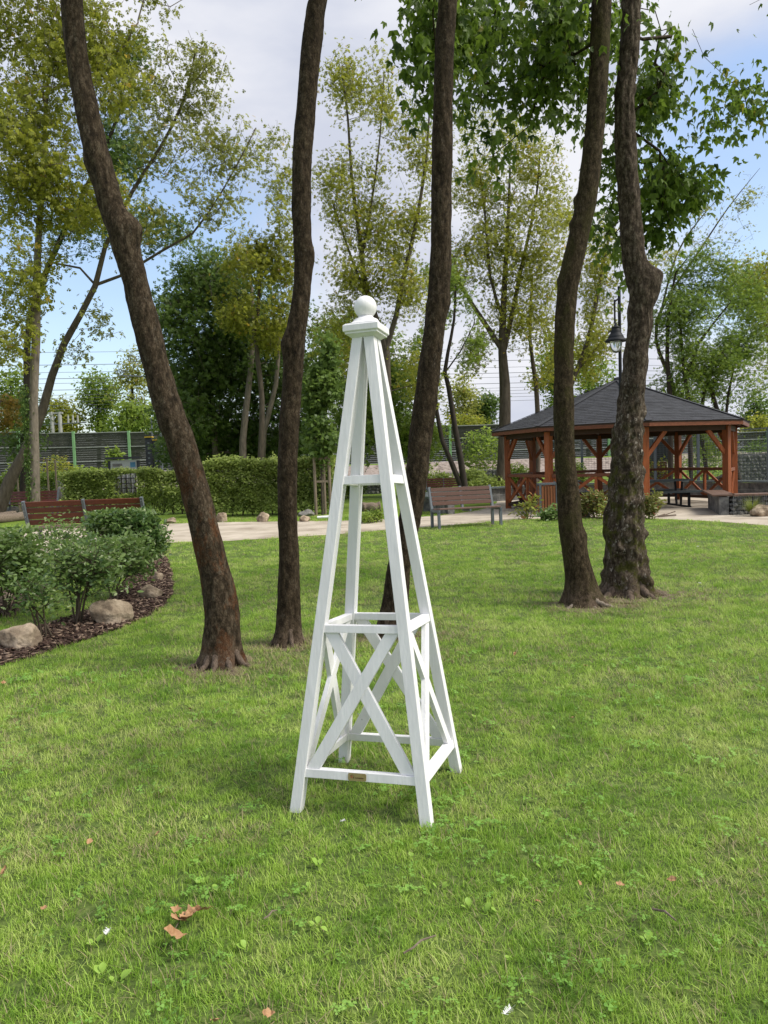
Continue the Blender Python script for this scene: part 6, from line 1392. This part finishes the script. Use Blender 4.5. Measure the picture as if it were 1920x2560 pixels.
for i, (px, py, s, lab) in enumerate((
    (1679, 2197, 0.05, 'upright pale orange leaf standing in the grass, right part of the near lawn'), (1551, 2211, 0.045, 'brown curled leaf left of the upright pale orange one'), (1449, 2208, 0.04, 'dull brown leaf sunk in the grass beside a broad weed'),
    (223, 2105, 0.05, 'reddish brown leaf on the near lawn, level with the obelisk feet at left'), (392, 2084, 0.045, 'small orange leaf left of the front left obelisk foot'), (9, 2175, 0.06, 'dry leaf at the left side of the near lawn'),
    (110, 2269, 0.05, 'pale dry leaf left of the leaf covered twig'), (671, 2532, 0.05, 'pale leaf low in the grass below the white feather'), (538, 2550, 0.05, 'pale curled leaf at the bottom of the lawn'),
    (1287, 1634, 0.05, 'brown leaf on the lawn right of the obelisk, towards the curved trunk'), (1464, 1664, 0.05, 'orange brown leaf on the middle lawn below the curved trunk'), (1429, 1794, 0.05, 'orange leaf on the lawn right of the obelisk lower rail'),
    (474, 1771, 0.05, 'small tan leaf on the lawn left of the obelisk below the leaning trunk'), (302, 1825, 0.04, 'tiny tan leaf at far left of the middle lawn'), (1345, 2253, 0.035, 'small pale leaf fragment on the near lawn right of centre'),
    (8, 1706, 0.06, 'pale dry leaf on the lawn edge just below the mulch bed'), (233, 1707, 0.045, 'tan leaf on the lawn below the mulch bed curve'), (1163, 1958, 0.035, 'tiny orange leaf right of the obelisk rear foot'))):
    dry_leaf(lab, px, py, s, 640 + i)
def feather(label, px, py, s, seed):
    s *= 0.75
    rg = np.random.default_rng(seed); c = G(px, py, 0.045); mb = MB()
    a = rg.random() * 3
    for k in range(60):
        u = k / 60; an = a + 1.2 * (1 if k % 2 else -1) + rg.normal() * 0.5; L_ = s * rg.uniform(0.25, 0.5); p = c + Vector((math.cos(a) * s * (u - 0.5) * 0.7, math.sin(a) * s * (u - 0.5) * 0.7, 0)); e = p + Vector((math.cos(an) * L_ * 0.6, math.sin(an) * L_ * 0.4, rg.random() * L_ * 0.7)); sd = Vector((0.0012, 0.0006, 0))
        mb.add([p - sd, p + sd, e + sd * 0.4, e - sd * 0.4], [(0, 1, 2, 3)])
    o = mb.build('feather', M['feather'], loc=c); tag(o, label, 'feather', 'white feathers on the lawn')
feather('white fluffy feather left of the leaf covered twig', 269, 2330, 0.05, 1); feather('white feather at the bottom of the lawn right of centre', 1271, 2528, 0.055, 2); feather('small white tuft on the grass just before the obelisk front rail', 857, 2053, 0.035, 3)
feather('tiny white fleck on the far lawn right of the knobbly trunk', 1745, 1366, 0.05, 4); feather('tiny white fleck nearer on the right lawn', 1750, 1458, 0.05, 5)
def stick(label, a, b, r, seed):
    a, b = Vector(a), Vector(b); a.z, b.z = 0.04, 0.05; mid = a.lerp(b, 0.5) + Vector((0.004, 0.006, 0.008)); o = MB().tube([a, a.lerp(mid, 0.5) + Vector((0.003, -0.004, 0)), mid, mid.lerp(b, 0.5), b], [r, r * 0.9, r, r * 0.8, r * 0.6], 6).build('stick', M['log'], loc=mid); tag(o, label, 'stick', 'small sticks on the lawn')
stick('pale thin stick lying in the near lawn right of the obelisk', G(1010, 2415), G(1090, 2378), 0.0035, 1)
stick('short broken stick on the near lawn at right', G(1632, 2302), G(1690, 2340), 0.004, 2)
stick('small dark twig on the near lawn below the obelisk', G(662, 2326), G(694, 2312), 0.003, 3)
# broad leaved weeds
def weed(px, py, s, seed, n=5):
    s *= 0.5
    rg = np.random.default_rng(seed); c = G(px, py); t = thing('broadleaf_weed', 'low plantain weed with broad bright green leaves in the lawn', 'weed', c, 'broad leaved weeds in the lawn')
    for k in range(n):
        a = rg.random() * 6.28; L_ = s * rg.uniform(0.6, 1.1); ln = rg.uniform(0.3, 1.0); d = Vector((math.cos(a) * ln, math.sin(a) * ln, 1.0)).normalized(); sd = Vector((-math.sin(a), math.cos(a), 0)); base = c + Vector((math.cos(a) * 0.008, math.sin(a) * 0.008, 0.01)); vs = []
        for i in range(7):
            u = i / 6; w = (0.04 + 0.30 * math.sin(math.pi * min(1, max(0, (u - 0.2) / 0.8))) ** 0.8) * L_ if u > 0.2 else 0.03 * L_
            p = base + d * L_ * u * 1.05 + Vector((math.cos(a), math.sin(a), 0)) * L_ * 0.25 * u * u - Vector((0, 0, 1)) * L_ * 0.18 * u * u; vs += [p - sd * w + Vector((0, 0, w * 0.3)), p, p + sd * w + Vector((0, 0, w * 0.3))]
        fs = []
        for i in range(6):
            b = 3 * i; fs += [(b, b + 3, b + 4, b + 1), (b + 1, b + 4, b + 5, b + 2)]
        MB().add(vs, fs).build('leaf', M['weed'], t, smooth=True)
for i, (px, py, s) in enumerate(((801, 2175, 0.075), (496, 2172, 0.06), (498, 2225, 0.06), (512, 2215, 0.055), (548, 2240, 0.06), (295, 2465, 0.07), (255, 2450, 0.06), (793, 2325, 0.06), (828, 2340, 0.05), (1209, 2292, 0.065), (1175, 2280, 0.06), (1248, 2290, 0.05), (1498, 2208, 0.05), (1508, 2200, 0.045), (1290, 2408, 0.06), (1030, 2152, 0.05), (1371, 2050, 0.045), (1846, 2165, 0.045), (800, 2400, 0.055), (620, 2385, 0.06), (240, 2370, 0.06), (1620, 2365, 0.055), (1360, 2180, 0.05), (770, 2230, 0.05), (1100, 2230, 0.05), (1700, 2480, 0.06), (520, 2056, 0.045), (1390, 1830, 0.05), (140, 2000, 0.05), (1190, 1800, 0.05))):
    weed(px, py, s, 700 + i)
